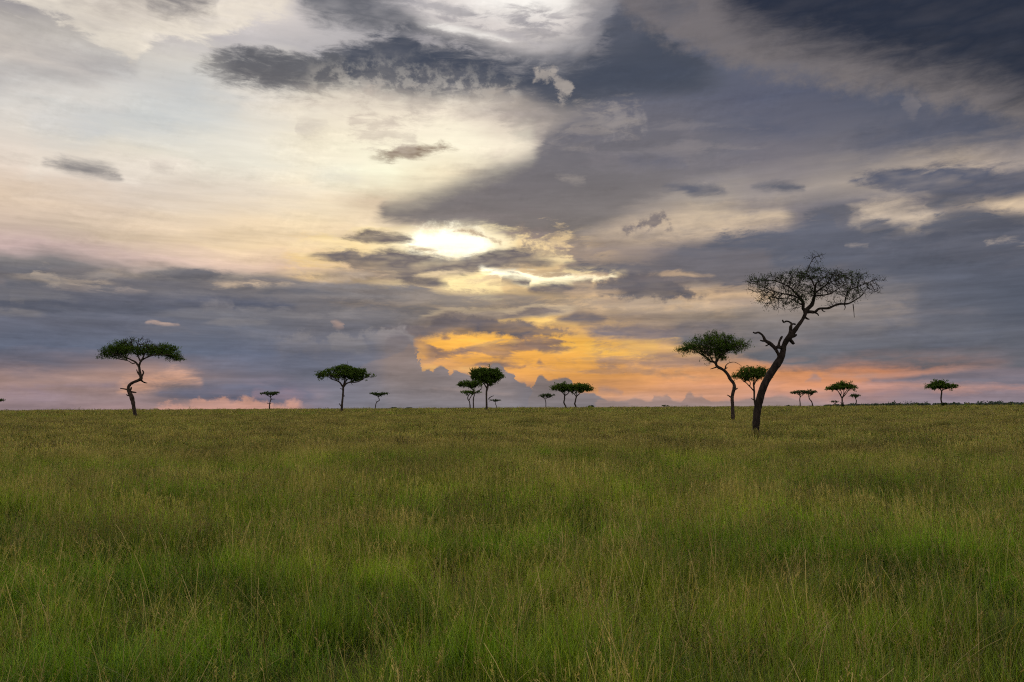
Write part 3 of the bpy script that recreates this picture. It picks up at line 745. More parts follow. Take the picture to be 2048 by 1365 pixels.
def grow(starts, start_r, attr, step, rng, kink=0.35, max_iter=160, max_r=None, r_tip=0.01, expo=2.3):
    """Branches that reach for the leaf places (space colonisation).  Returns nodes, parents, radii."""
    pos = [np.array(s, float) for s in starts]
    par = [-1] * len(pos)
    A = np.array(attr, float)
    P = np.array(pos)
    dmat = ((A[:, None, :] - P[None, :, :]) ** 2).sum(2)
    near = dmat.argmin(1)
    nd = dmat.min(1)
    alive = np.ones(len(A), bool)
    kill = (1.35 * step) ** 2
    for it in range(max_iter):
        idx = np.nonzero(alive)[0]
        if len(idx) == 0:
            break
        owners = {}
        for a in idx:
            owners.setdefault(int(near[a]), []).append(a)
        new = []
        for o, al in owners.items():
            al = np.array(al)
            v = A[al] - P[o]
            L = np.linalg.norm(v, axis=1)
            u = (v / L[:, None]).sum(0) + rng.normal(0, kink, 3) * max(1, len(al) ** 0.5)
            un = np.linalg.norm(u)
            if un < 1e-6:
                continue
            q = P[o] + u / un * step
            new.append((q, o))
        if not new:
            break
        base = len(P)
        Q = np.array([q for q, o in new])
        P = np.vstack([P, Q])
        par += [o for q, o in new]
        d2 = ((A[idx][:, None, :] - Q[None, :, :]) ** 2).sum(2)
        m = d2.min(1)
        am = d2.argmin(1)
        better = m < nd[idx]
        near[idx[better]] = base + am[better]
        nd[idx[better]] = m[better]
        alive[idx[m < kill]] = False
        if it > 90:
            alive[rng.random(len(alive)) < 0.05] = False
    n = len(P)
    acc = np.zeros(n)
    kids = np.zeros(n, int)
    for i in range(n - 1, -1, -1):
        if acc[i] == 0:
            acc[i] = r_tip ** expo
        if par[i] >= 0:
            acc[par[i]] += acc[i]
            kids[par[i]] += 1
    R = acc ** (1 / expo)
    if max_r is not None:
        R = np.minimum(R, max_r)
    return P, par, R, kids


def branch_mesh(P, par, R, kids, n_start, origin):
    """Tapered tubes along the grown chains."""
    verts, faces = [], []
    n = len(P)
    best = {}
    for i in range(n_start, n):
        p = par[i]
        if p not in best or R[i] > R[best[p]]:
            best[p] = i
    heads = [i for i in range(n_start, n) if par[i] < n_start or best[par[i]] != i]
    for h in heads:
        chain = [par[h], h]
        while chain[-1] in best:
            chain.append(best[chain[-1]])
        pts = [Vector(P[c]) - origin for c in chain]
        rr = [min(R[chain[1]] * 1.15, R[chain[0]])] + [R[c] for c in chain[1:]]
        rr[-1] *= 0.5
        big = max(rr)
        sides = 3 if big < R[n_start:].max() * 0.12 else (4 if big < R[n_start:].max() * 0.3 else 7)
        tube(verts, faces, pts, rr, sides)
    return verts, faces


def in_pads(pads, D, n, rng, depth=0.85, top_bias=0.35):
    """Leaf places inside flattened pads given in photograph pixels (cx, cy, rx, ry[, depth shift])."""
    vol = np.array([p[2] ** 1.15 * p[3] for p in pads], float)
    vol /= vol.sum()
    out = []
    s = D / FPX
    for k in range(n):
        p = pads[rng.choice(len(pads), p=vol)]
        c = place(p[0], p[1], D)
        dsh = (p[4] if len(p) > 4 else 0.0) * s
        while True:
            v = rng.uniform(-1, 1, 3)
            if (v ** 2).sum() < 1 and (v[2] > -0.35 or rng.random() < 0.4):
                break
        out.append((c.x + v[0] * p[2] * s, c.y + dsh + v[1] * p[2] * s * depth, c.z + v[2] * p[3] * s))
    return out


def leaves(points, spread, size, per, rng, mat, name, parent, origin, up=0.5, slim=0.28, flat_z=0.6):
    """Small pointed leaf sprays round the twig ends."""
    pts = np.repeat(np.array(points, float), per, axis=0)
    n = len(pts)
    pts += rng.normal(0, 1, (n, 3)) * np.array([spread, spread, spread * flat_z])
    d = rng.normal(0, 1, (n, 3))
    d[:, 2] += up
    d /= np.linalg.norm(d, axis=1)[:, None]
    s = rng.normal(0, 1, (n, 3))
    s = np.cross(d, s)
    s /= np.linalg.norm(s, axis=1)[:, None]
    L = size * rng.uniform(0.55, 1.35, n)[:, None]
    Wd = L * slim * rng.uniform(0.7, 1.4, n)[:, None]
    o = np.array(origin)
    a = pts - o
    V = np.empty((n, 4, 3))
    V[:, 0] = a - d * L * 0.5
    V[:, 1] = a + s * Wd
    V[:, 2] = a + d * L * 0.5
    V[:, 3] = a - s * Wd
    me = bpy.data.meshes.new(name)
    me.vertices.add(n * 4)
    me.vertices.foreach_set('co', V.reshape(-1))
    me.loops.add(n * 4)
    me.loops.foreach_set('vertex_index', np.arange(n * 4, dtype=np.int32))
    me.polygons.add(n)
    me.polygons.foreach_set('loop_start', np.arange(0, n * 4, 4, dtype=np.int32))
    me.polygons.foreach_set('loop_total', np.full(n, 4, dtype=np.int32))
    me.materials.append(mat)
    me.update()
    me.validate()
    ob = bpy.data.objects.new(name, me)
    COL.objects.link(ob)
    ob.parent = parent
    return ob


def tree(name, label, D, trunk, limbs=(), stubs=(), pads=(), n_attr=480, step_px=5.0, leaf=(3, 2.5), seed=1, bark=BARK,
         leaf_mat=LEAF, cat='tree', group=None, depth=0.85, wiggle=0.0, kink=0.3, leaf_up=0.6, tip=0.35, slim=0.28, whip=0, leaf_keep=1.0,
         sides=10, base_bush=None):
    """trunk / limbs / stubs: (px, py, half width px[, depth shift px]) along each line of wood as it stands in the photograph."""
    rng = np.random.default_rng(seed)
    rnd = random.Random(seed)
    s = D / FPX
    b = place(trunk[0][0], trunk[0][1], D)
    gz = ground_z(b.x, b.y)
    origin = Vector((b.x, b.y, gz))
    root = bpy.data.objects.new(name, None)
    root.empty_display_size = 0.5
    root.location = origin
    COL.objects.link(root)
    root['label'] = label
    root['category'] = cat
    if group:
        root['group'] = group

    def line(L, foot=False, dz=0.0):
        P, R = [], []
        drift = 0.0
        for k, q in enumerate(L):
            dep = (q[3] if len(q) > 3 else drift) * s
            P.append(place(q[0], q[1], D, dep))
            R.append(q[2] * s)
            drift += rnd.uniform(-1, 1) * wiggle
        if foot:
            P = [Vector((P[0].x, P[0].y, gz - 0.15))] + P
            R = [R[0] * 1.35] + R
        return P, R
    tv, tf = [], []
    tp, tr_ = line(trunk, True)
    P, R = resample(tp, [r * 0.9 for r in tr_], 6)
    tube(tv, tf, [p - origin for p in P], R, sides + 2, rnd, 0.10)
    starts, srad = [], []
    k0 = int(len(P) * 0.82)
    for p, r in zip(P[k0:], R[k0:]):
        starts.append(tuple(p))
        srad.append(r)
    for L in limbs:
        lp, lr = line(L)
        P, R = resample(lp, lr, 5)
        tube(tv, tf, [p - origin for p in P], R, sides, rnd, 0.10)
        for p, r in zip(P[2:], R[2:]):
            starts.append(tuple(p))
            srad.append(r)
    for L in stubs:
        lp, lr = line(L)
        P, R = resample(lp, lr, 4)
        tube(tv, tf, [p - origin for p in P], R, max(5, sides - 3), rnd, 0.14)
    mesh_object('trunk', tv, tf, bark, root, smooth=True)
    if not pads:
        return root
    attr = in_pads(pads, D, n_attr, rng, depth)
    nP, par, nR, kids = grow(starts, srad, attr, step_px * s, rng, kink, r_tip=tip * s)
    ns = len(starts)
    cap = np.full(len(nP), 1e9)
    cap[:ns] = srad
    # radii never exceed the limb they leave
    for i in range(len(nP)):
        if par[i] >= 0:
            cap[i] = cap[par[i]] * 0.97
    nR = np.minimum(nR, cap)
    bv, bf = branch_mesh(nP, par, nR, kids, ns, origin)
    # little thorny whips off the outer twigs
    outer = [i for i in range(ns, len(nP)) if kids[i] <= 1]
    tips = [i for i in range(ns, len(nP)) if kids[i] == 0]
    ends = []
    for _ in range(whip):
        i = outer[rng.integers(len(outer))]
        p0 = Vector(nP[i])
        pd = (p0 - Vector(nP[par[i]])).normalized()
        v = (pd * 0.8 + Vector(rng.normal(0, 0.6, 3)) + Vector((0, 0, 0.15))).normalized()
        Lw = step_px * s * rng.uniform(0.9, 3.2)
        q1 = p0 + v * Lw * 0.5
        v2 = (v + Vector(rng.normal(0, 0.22, 3))).normalized()
        q2 = q1 + v2 * Lw * 0.5
        r = tip * s * 0.75
        tube(bv, bf, [p0 - origin, q1 - origin, q2 - origin], [r, r * 0.8, r * 0.45], 3)
        ends += [tuple(q1), tuple(q2)]
    mesh_object('branches', bv, bf, TWIG if D < 150 else bark, root)
    leafp = [tuple(nP[i]) for i in outer] + ends
    if leaf_keep < 1.0:
        # leaves survive only in some boughs
        keep = []
        cen = rng.normal(0, 1, (3,)) * 10
        for p in leafp:
            v = math.sin(p[0] * 55 / D * 1.7 + cen[0]) + math.sin(p[2] * 55 / D * 2.9 + cen[1]) + math.sin(p[1] * 55 / D * 1.3 + cen[2])
            if rng.random() < leaf_keep * (1.0 + 0.55 * v):
                keep.append(p)
        leafp = keep
    per, size = leaf
    leaves(leafp, step_px * s * 0.75, size * s, per, rng, leaf_mat, 'crown', root, origin, leaf_up, slim)
    return root


def z1(L):
    return [(1300 + q[0] / 3.411, 480 + q[1] / 3.411, q[2] / 3.411) + tuple(v / 3.411 for v in q[3:]) for q in L]


def z2(L):
    return [(q[0] / 4.267, 640 + q[1] / 4.267, q[2] / 4.267) + tuple(v / 4.267 for v in q[3:]) for q in L]


def z3(L):
    return [(480 + q[0] / 5.389, 700 + q[1] / 5.389, q[2] / 5.389) + tuple(v / 5.389 for v in q[3:]) for q in L]


def z4(L):
    return [(860 + q[0] / 5.389, 700 + q[1] / 5.389, q[2] / 5.389) + tuple(v / 5.389 for v in q[3:]) for q in L]


def z5(L):
    return [(1540 + q[0] / 4.031, 740 + q[1] / 4.031, q[2] / 4.031) + tuple(v / 4.031 for v in q[3:]) for q in L]


# ================================================================== the trees
tree('acacia_tree', 'tallest acacia with long leaning trunk, broken side stubs and thin nearly leafless crown', 55,
     z1([(719, 1335, 31), (721, 1290, 28), (726, 1220, 27), (735, 1150, 27), (750, 1080, 27), (775, 1005, 28), (812, 930, 29), (852, 868, 29),
         (888, 815, 27), (905, 770, 22), (911, 730, 20), (930, 690, 21), (958, 655, 23), (985, 620, 17), (1012, 585, 14), (1040, 545, 13),
         (1057, 510, 14), (1062, 485, 16), (1085, 462, 14), (1105, 440, 15), (1115, 410, 13), (1123, 380, 10), (1125, 340, 8), (1130, 300, 6)]),
     limbs=[z1([(1062, 488, 12), (1045, 468, 11), (1047, 435, 8), (1030, 400, 7), (1000, 372, 6, 20), (962, 332, 5, 40), (905, 300, 4, 60), (850, 280, 3, 70)]),
            z1([(1040, 470, 7), (1035, 420, 5, -30), (985, 385, 5, -60), (920, 370, 4, -90), (860, 355, 3, -110), (790, 330, 2.2, -120)]),
            z1([(1064, 492, 13), (1095, 492, 11), (1125, 492, 10), (1155, 470, 8), (1215, 467, 8), (1255, 450, 7), (1295, 438, 7), (1350, 436, 6), (1395, 415, 4), (1440, 385, 3)]),
            z1([(1328, 436, 5), (1338, 385, 4, 20), (1365, 345, 4, 30), (1410, 322, 3, 40), (1470, 300, 2.5, 40), (1540, 272, 2, 30)]),
            z1([(1125, 365, 7), (1170, 330, 5, 40), (1230, 290, 4, 80), (1300, 260, 3, 100)]),
            z1([(1122, 385, 6), (1155, 380, 5, -50), (1225, 370, 4, -100), (1290, 330, 3, -140), (1345, 300, 2, -150)]),
            z1([(1127, 330, 5), (1100, 270, 4, 20), (1070, 230, 3, 20), (1090, 170, 2.5, 10), (1125, 120, 2, 10), (1190, 98, 1.2, 10)]),
            z1([(1047, 450, 6), (1010, 430, 4, 60), (950, 400, 3, 90), (880, 400, 2.5, 100), (800, 385, 2, 100)])],
     stubs=[z1([(884, 812, 12), (872, 775, 9), (850, 738, 11), (818, 706, 12), (787, 688, 11), (770, 655, 8), (742, 633, 7), (718, 637, 6), (703, 630, 4)]),
            z1([(906, 738, 14), (875, 732, 12), (848, 738, 10)]),
            z1([(876, 732, 10), (883, 695, 8), (896, 668, 8), (903, 658, 5)]),
            z1([(790, 690, 7), (766, 690, 6), (752, 686, 4)]), z1([(812, 712, 5), (795, 722, 4), (786, 724, 2)]),
            z1([(953, 655, 16), (958, 620, 10), (960, 595, 11), (966, 574, 7), (950, 560, 6), (930, 556, 6), (912, 563, 6), (903, 546, 4)]),
            z1([(962, 578, 6), (980, 574, 6), (994, 578, 6)]),
            z1([(965, 655, 16), (985, 655, 12), (1000, 648, 6)]), z1([(950, 675, 14), (968, 695, 11), (982, 712, 8)]),
            z1([(860, 862, 10), (848, 848, 6)]), z1([(775, 985, 7), (760, 975, 4)]), z1([(1060, 530, 8), (1075, 540, 6), (1087, 543, 3)]),
            z1([(1120, 495, 6), (1142, 505, 5), (1150, 518, 3)]), z1([(1385, 440, 3), (1390, 480, 2.4), (1394, 530, 1.6)]),
            z1([(1325, 440, 4), (1332, 462, 3), (1322, 480, 1.5)]), z1([(1170, 470, 5), (1180, 485, 4), (1196, 492, 2)])],
     pads=z1([(1080, 260, 300, 55), (800, 285, 160, 45), (1330, 260, 170, 50), (1500, 330, 115, 62, 30), (960, 370, 200, 70), (1240, 350, 200, 60),
              (800, 405, 90, 55), (890, 445, 110, 52), (1000, 420, 80, 50), (740, 330, 90, 50), (1140, 130, 60, 40), (1380, 390, 70, 40), (1560, 270, 60, 16), (700, 290, 60, 30)]),
     n_attr=1600, step_px=4.3, leaf=(2, 2.2), seed=11, bark=BARK_OLD, leaf_mat=LEAF_DARK, tip=0.40, kink=0.24, whip=3000, leaf_keep=0.45, depth=0.62,
     leaf_up=0.3, sides=12, wiggle=2.0, slim=0.3)

tree('acacia_tree', 'green acacia with crooked bare trunk beside the tallest leaning tree, on its left', 95,
     z1([(566, 1222, 14), (565, 1180, 13), (563, 1130, 13), (560, 1085, 13), (566, 1045, 12), (575, 1010, 13), (570, 980, 11), (548, 950, 13),
         (528, 915, 12), (500, 888, 10), (472, 872, 11), (455, 860, 10), (450, 842, 10), (455, 815, 8)]),
     limbs=[z1([(450, 845, 9), (432, 832, 8), (412, 830, 6), (395, 812, 6, 20), (375, 795, 5, 40), (330, 770, 4, 60)]),
            z1([(452, 835, 8), (470, 805, 6, -20), (500, 775, 5, -50), (560, 745, 3, -70)]),
            z1([(430, 835, 5), (405, 790, 4, -40), (360, 760, 3, -80)]),
            z1([(455, 830, 7), (445, 780, 5, 60), (430, 740, 4, 100)])],
     stubs=[z1([(505, 893, 6), (515, 875, 5), (518, 858, 3.5), (540, 840, 2.5), (575, 835, 2), (605, 848, 1.5), (625, 862, 1)]),
            z1([(515, 880, 4), (528, 872, 3)]), z1([(572, 1025, 7), (588, 1018, 5), (599, 1011, 2)]),
            z1([(556, 1078, 6), (540, 1066, 4), (524, 1058, 2.5)]), z1([(455, 868, 5), (432, 876, 4), (412, 882, 2.5)]),
            z1([(470, 872, 4), (462, 885, 2)])],
     pads=z1([(430, 735, 210, 50), (300, 740, 110, 38), (570, 730, 105, 45), (440, 685, 150, 42), (440, 790, 95, 45), (640, 715, 45, 35), (215, 748, 40, 16), (430, 650, 60, 25)]),
     n_attr=900, step_px=3.4, leaf=(4, 4.5), seed=5, whip=1300, leaf_keep=0.7, depth=0.7, wiggle=1.5, leaf_up=0.7, slim=0.10)

tree('acacia_tree', 'smaller flat-topped acacia half hidden behind the thick trunk of the tallest tree', 180,
     z1([(722, 1150, 8), (716, 1115, 8), (711, 1080, 7), (711, 1040, 7), (709, 1005, 6), (706, 980, 6), (712, 960, 5)]),
     limbs=[z1([(711, 1035, 5), (690, 1010, 4), (675, 995, 4, 10), (655, 975, 3, 20), (635, 965, 2.5, 30)]),
            z1([(708, 995, 5), (720, 970, 4), (735, 950, 3, -20)]), z1([(680, 1000, 3), (684, 975, 3, -20), (670, 955, 2, -40)])],
     stubs=[z1([(711, 1095, 4), (698, 1086, 3), (690, 1082, 2)])],
     pads=z1([(680, 925, 115, 32), (700, 895, 95, 24), (620, 935, 60, 20), (760, 915, 50, 25)]),
     n_attr=608, step_px=2.6, leaf=(7, 3.0), seed=6, whip=260, slim=0.2)

tree('acacia_tree', 'acacia on the left with a sharply kinked bare trunk and a wide umbrella crown', 120,
     z2([(1158, 835, 18), (1150, 790, 17), (1140, 740, 16), (1134, 700, 17), (1126, 665, 20), (1112, 635, 19), (1098, 605, 17), (1097, 575, 13),
         (1112, 550, 13), (1140, 533, 13), (1172, 521, 14), (1200, 506, 16), (1203, 485, 14), (1195, 455, 12), (1190, 420, 11), (1188, 395, 10), (1197, 365, 9), (1215, 335, 8), (1230, 300, 6)]),
     limbs=[z2([(1188, 408, 9), (1172, 380, 8), (1155, 360, 7), (1125, 345, 6, -20), (1085, 325, 5, -60), (1030, 305, 4, -90), (960, 290, 3, -120)]),
            z2([(1200, 358, 7), (1185, 325, 6, 30), (1165, 295, 5, 60), (1120, 265, 4, 80)]),
            z2([(1210, 345, 7), (1245, 325, 6, -40), (1300, 305, 5, -80), (1370, 300, 4, -100), (1450, 300, 3, -100)]),
            z2([(1165, 365, 5), (1130, 372, 4, 30), (1090, 350, 3, 60), (1010, 335, 3, 100)])],
     stubs=[z2([(1205, 515, 9), (1222, 530, 6), (1240, 537, 5), (1257, 541, 3)]), z2([(1202, 492, 9), (1218, 468, 7), (1224, 448, 6), (1214, 430, 4)]),
            z2([(1198, 480, 8), (1180, 458, 6), (1170, 438, 5), (1166, 425, 4)]), z2([(1098, 598, 8), (1072, 592, 6), (1045, 588, 5), (1027, 586, 4)]),
            z2([(1108, 605, 8), (1118, 590, 7), (1120, 574, 5)]), z2([(1112, 612, 8), (1138, 618, 7), (1162, 621, 5)]),
            z2([(1112, 645, 8), (1092, 646, 6), (1078, 638, 4)]), z2([(1140, 700, 9), (1152, 712, 5)])],
     pads=z2([(1190, 240, 250, 52), (1170, 185, 130, 38), (960, 270, 120, 42), (1380, 260, 140, 48), (1490, 320, 90, 34), (880, 320, 60, 28), (1040, 220, 100, 30), (1560, 335, 30, 14)]),
     n_attr=900, step_px=3.2, leaf=(8, 3.8), seed=7, whip=1000, leaf_keep=0.8, depth=0.7, slim=0.13, leaf_up=0.5, wiggle=1.2)

tree('acacia_tree', 'full dark acacia with a straight trunk standing alone left of centre', 220,
     z3([(1096, 662, 16), (1098, 620, 13), (1102, 560, 12), (1108, 500, 12), (1112, 450, 12), (1112, 410, 12), (1118, 385, 13), (1126, 350, 9), (1130, 310, 7)]),
     limbs=[z3([(1112, 405, 10), (1095, 378, 9), (1075, 352, 7), (1040, 335, 5, 20), (980, 315, 4, 40)]),
            z3([(1122, 395, 9), (1145, 365, 8), (1185, 352, 6, -20), (1240, 352, 5, -30), (1290, 338, 4, -40), (1340, 310, 3, -40)]),
            z3([(1120, 380, 6), (1150, 330, 5, 40), (1190, 300, 4, 60)])],
     stubs=[z3([(1088, 605, 7), (1078, 592, 5), (1070, 578, 3)]), z3([(1105, 428, 5), (1090, 420, 4), (1078, 413, 3)]), z3([(1198, 352, 3), (1212, 380, 2)]),
            z3([(1160, 200, 2), (1162, 160, 1.6), (1158, 122, 1.2)]), z3([(1118, 500, 6), (1130, 496, 4)])],
     pads=z3([(1090, 260, 210, 62), (1110, 205, 130, 40), (930, 270, 110, 48), (1260, 255, 110, 55), (1400, 290, 52, 38), (860, 310, 40, 24)]),
     n_attr=832, step_px=2.5, leaf=(10, 2.8), seed=8, whip=500, leaf_keep=0.8, depth=0.7, slim=0.25)

tree('acacia_tree', 'small flat acacia over the pink cloud, between the kinked tree and the lone full one', 365,
     z3([(317, 642, 8), (318, 610, 7), (320, 585, 6), (326, 555, 6), (334, 532, 6), (330, 512, 5), (328, 495, 4)]),
     limbs=[z3([(330, 515, 4), (310, 500, 3), (285, 488, 2)]), z3([(330, 508, 4), (350, 495, 3), (375, 485, 2)])],
     stubs=[z3([(322, 580, 4), (305, 580, 3), (293, 573, 3)]), z3([(334, 535, 4), (355, 532, 3), (378, 532, 2)]), z3([(322, 585, 3), (336, 578, 3)])],
     pads=z3([(325, 467, 92, 20), (270, 468, 55, 14), (390, 462, 45, 16)]), n_attr=256, step_px=1.9, leaf=(10, 2.1), seed=9, leaf_mat=LEAF_FAR, tip=0.3, slim=0.3)

tree('acacia_tree', 'small flat acacia on a thin zigzag stem just right of the lone full one', 360,
     z3([(1458, 638, 5), (1460, 610, 5), (1466, 580, 5), (1480, 560, 5), (1500, 547, 5), (1500, 530, 4), (1488, 512, 4), (1495, 498, 4)]),
     limbs=[z3([(1492, 508, 3), (1515, 496, 3), (1535, 488, 2)]), z3([(1492, 508, 3), (1470, 495, 3), (1440, 487, 2)])],
     stubs=[z3([(1476, 560, 2.5), (1462, 550, 2)])],
     pads=z3([(1495, 474, 98, 17), (1440, 472, 50, 14), (1550, 476, 50, 14)]), n_attr=256, step_px=1.9, leaf=(10, 2.1), seed=10, leaf_mat=LEAF_FAR, tip=0.3, slim=0.3)

tree('acacia_tree', 'round-crowned acacia, greenest and tallest of the cluster near the centre', 210,
     z4([(612, 650, 14), (611, 620, 12), (609, 560, 11), (608, 500, 11), (610, 450, 11), (618, 412, 12), (622, 385, 10), (612, 350, 8), (608, 320, 7)]),
     limbs=[z4([(612, 415, 8), (595, 385, 7), (575, 360, 5, 20), (540, 335, 4, 30)]), z4([(622, 398, 9), (640, 365, 7, -10), (665, 335, 5, -20), (720, 315, 4, -30)]),
            z4([(620, 395, 6), (645, 380, 5, 20), (660, 370, 4, 30)])],
     stubs=[z4([(628, 535, 5), (645, 515, 4.5), (665, 503, 4), (690, 496, 2.5)])],
     pads=z4([(600, 280, 160, 55), (560, 240, 110, 38), (690, 275, 110, 48), (640, 335, 85, 35), (480, 260, 60, 40), (650, 225, 80, 28), (655, 375, 22, 18)]),
     n_attr=832, step_px=2.5, leaf=(10, 2.8), seed=12, whip=400, depth=0.7, slim=0.25)

tree('acacia_tree', 'acacia whose crown tucks behind the left side of the greenest tree near the centre', 270,
     z4([(468, 637, 8), (468, 600, 7), (467, 555, 7), (470, 515, 7), (478, 485, 6), (470, 450, 6), (462, 425, 5)]),
     limbs=[z4([(465, 435, 5), (440, 415, 4), (425, 398, 3)]), z4([(465, 432, 4), (485, 408, 3), (500, 395, 3)]), z4([(478, 470, 4), (520, 445, 4), (545, 425, 4), (562, 402, 3)])],
     stubs=[z4([(545, 430, 3), (556, 425, 2)])],
     pads=z4([(430, 368, 105, 36), (340, 370, 45, 28), (510, 358, 60, 34)]), n_attr=480, step_px=2.3, leaf=(9, 2.6), seed=13, slim=0.25, whip=100)

tree('acacia_tree', 'low flat-crowned acacia on a forked stem at the left foot of the centre cluster', 300,
     z4([(433, 637, 8), (431, 600, 7), (425, 560, 6), (410, 535, 6), (407, 515, 6), (416, 492, 5), (430, 478, 4)]),
     limbs=[z4([(422, 545, 5), (435, 515, 5), (450, 492, 4), (462, 480, 3)]), z4([(414, 495, 3), (395, 482, 2)])],
     pads=z4([(430, 456, 90, 20), (360, 457, 42, 15), (510, 455, 48, 18)]), n_attr=320, step_px=2.2, leaf=(9, 2.5), seed=14, slim=0.28)

tree('acacia_tree', 'tiny thin-stemmed acacia just right of the centre cluster', 430,
     z4([(719, 632, 4), (718, 612, 4), (710, 595, 4), (704, 575, 3.5), (706, 560, 3)]),
     pads=z4([(703, 545, 52, 13), (665, 545, 25, 9), (740, 545, 26, 9)]), n_attr=144, step_px=1.6, leaf=(9, 1.8), seed=15, leaf_mat=LEAF_FAR, tip=0.25, slim=0.3)

tree('acacia_tree', 'slender small acacia with a thin spreading crown, left of the joined pair', 380,
     z4([(1249, 630, 6), (1249, 600, 5), (1248, 565, 5), (1241, 540, 5), (1240, 525, 4)]),
     limbs=[z4([(1240, 530, 3.5), (1222, 518, 3), (1200, 508, 2.5)]), z4([(1242, 530, 3.5), (1265, 518, 3), (1295, 512, 3), (1310, 503, 2)])],
     pads=z4([(1250, 488, 70, 15), (1200, 492, 40, 11), (1310, 494, 40, 9), (1270, 478, 30, 8)]), n_attr=224, step_px=1.9, leaf=(8, 2.1), seed=16, leaf_mat=LEAF_FAR, tip=0.3, slim=0.28)

tree('acacia_tree', 'left tree of the joined pair of umbrella acacias right of centre', 290,
     z4([(1464, 632, 10), (1460, 605, 9), (1447, 580, 9), (1444, 560, 8), (1450, 530, 8), (1450, 505, 8), (1455, 488, 7), (1450, 470, 5)]),
     limbs=[z4([(1452, 495, 6), (1435, 470, 5), (1415, 453, 4), (1380, 435, 3)]), z4([(1455, 492, 6), (1480, 478, 5), (1495, 462, 4), (1510, 445, 3)])],
     stubs=[z4([(1445, 575, 5), (1436, 568, 4)])],
     pads=z4([(1440, 410, 110, 32), (1350, 415, 45, 25), (1500, 400, 60, 28), (1420, 385, 70, 16)]), n_attr=528, step_px=2.3, leaf=(10, 2.6), seed=17, slim=0.25, whip=120)

tree('acacia_tree', 'right tree of the joined pair of umbrella acacias, its crown slightly fuller', 285,
     z4([(1571, 632, 10), (1569, 605, 9), (1560, 582, 10), (1564, 565, 8), (1570, 535, 8), (1577, 510, 8), (1582, 495, 7), (1580, 475, 5)]),
     limbs=[z4([(1575, 505, 6), (1560, 482, 5), (1535, 462, 4), (1515, 450, 3)]), z4([(1582, 498, 7), (1605, 480, 5), (1622, 462, 4), (1660, 445, 3)])],
     stubs=[z4([(1562, 580, 5), (1554, 572, 3)]), z4([(1622, 465, 3), (1645, 460, 3), (1665, 450, 2)])],
     pads=z4([(1630, 410, 95, 34), (1560, 405, 60, 30), (1700, 420, 50, 26), (1630, 382, 60, 14)]), n_attr=528, step_px=2.3, leaf=(10, 2.6), seed=18, slim=0.25, whip=120)

tree('acacia_tree', 'low wide acacia whose crown rests on the horizon, left of the leaning trees', 900,
     z1([(103, 1146, 2), (102, 1138, 2), (103, 1134, 1.5)]),
     limbs=[z1([(103, 1139, 1.5), (88, 1135, 1.2)]), z1([(103, 1139, 1.5), (120, 1135, 1.2)])],
     pads=z1([(103, 1131, 25, 4), (85, 1133, 12, 2.5), (122, 1133, 12, 2.5)]), n_attr=96, step_px=1.1, leaf=(7, 1.2), seed=19, leaf_mat=LEAF_FAR, tip=0.2, slim=0.35)

tree('acacia_tree', 'left tree of the thin-stemmed pair sharing one flat crown line, right of the leaning tree', 330,
     z5([(243, 300, 5), (243, 270, 4.5), (240, 240, 4), (243, 215, 4), (240, 203, 3.5)]),
     limbs=[z5([(242, 222, 3), (255, 210, 2.5), (268, 202, 2.5)]), z5([(241, 208, 3), (225, 198, 2)])],
     pads=z5([(230, 180, 52, 15), (190, 184, 28, 10), (275, 178, 30, 14)]), n_attr=272, step_px=2.0, leaf=(9, 2.3), seed=20, leaf_mat=LEAF_FAR, slim=0.28)

tree('acacia_tree', 'right tree of the thin-stemmed pair, its stem bending to the left as it rises', 330,
     z5([(344, 300, 6), (341, 275, 5), (334, 255, 5), (320, 238, 4.5), (314, 220, 4), (312, 205, 3.5)]),
     limbs=[z5([(313, 215, 3), (330, 206, 2.5), (345, 198, 2)])],
     pads=z5([(325, 178, 50, 17), (290, 180, 30, 13), (362, 178, 24, 10)]), n_attr=272, step_px=2.0, leaf=(9, 2.3), seed=21, leaf_mat=LEAF_FAR, slim=0.28)

tree('acacia_tree', 'smallest acacia on the right, a tiny flat crown left of the many-limbed tree', 460,
     z5([(522, 296, 3), (522, 280, 3), (524, 268, 2.5)]),
     limbs=[z5([(523, 274, 2), (510, 265, 1.5)]), z5([(523, 272, 2), (538, 264, 1.5)])],
     pads=z5([(520, 254, 30, 7), (500, 257, 15, 5), (540, 256, 15, 5)]), n_attr=128, step_px=1.5, leaf=(7, 1.6), seed=22, leaf_mat=LEAF_FAR, tip=0.22, slim=0.3)

tree('acacia_tree', 'many-limbed acacia with a high spreading crown, tallest of the distant right group', 255,
     z5([(580, 300, 8), (580, 285, 7), (582, 255, 6), (582, 228, 6), (590, 212, 5), (596, 190, 4), (595, 170, 3)]),
     limbs=[z5([(582, 232, 5), (570, 208, 5), (560, 190, 4), (545, 170, 3), (520, 158, 2)]), z5([(584, 225, 5), (600, 208, 4), (615, 190, 3), (632, 168, 2.5)]),
            z5([(568, 205, 4), (575, 185, 3), (570, 165, 2.5)]), z5([(592, 205, 3), (610, 178, 3), (622, 160, 2)])],
     stubs=[z5([(582, 280, 3), (592, 270, 2.5), (596, 258, 2)]), z5([(576, 272, 3), (568, 260, 2)])],
     pads=z5([(575, 138, 90, 20), (590, 118, 50, 14), (500, 148, 50, 12), (655, 146, 50, 14), (640, 130, 40, 12)]), n_attr=528, step_px=2.1, leaf=(9, 2.5), seed=23, slim=0.25, whip=120)

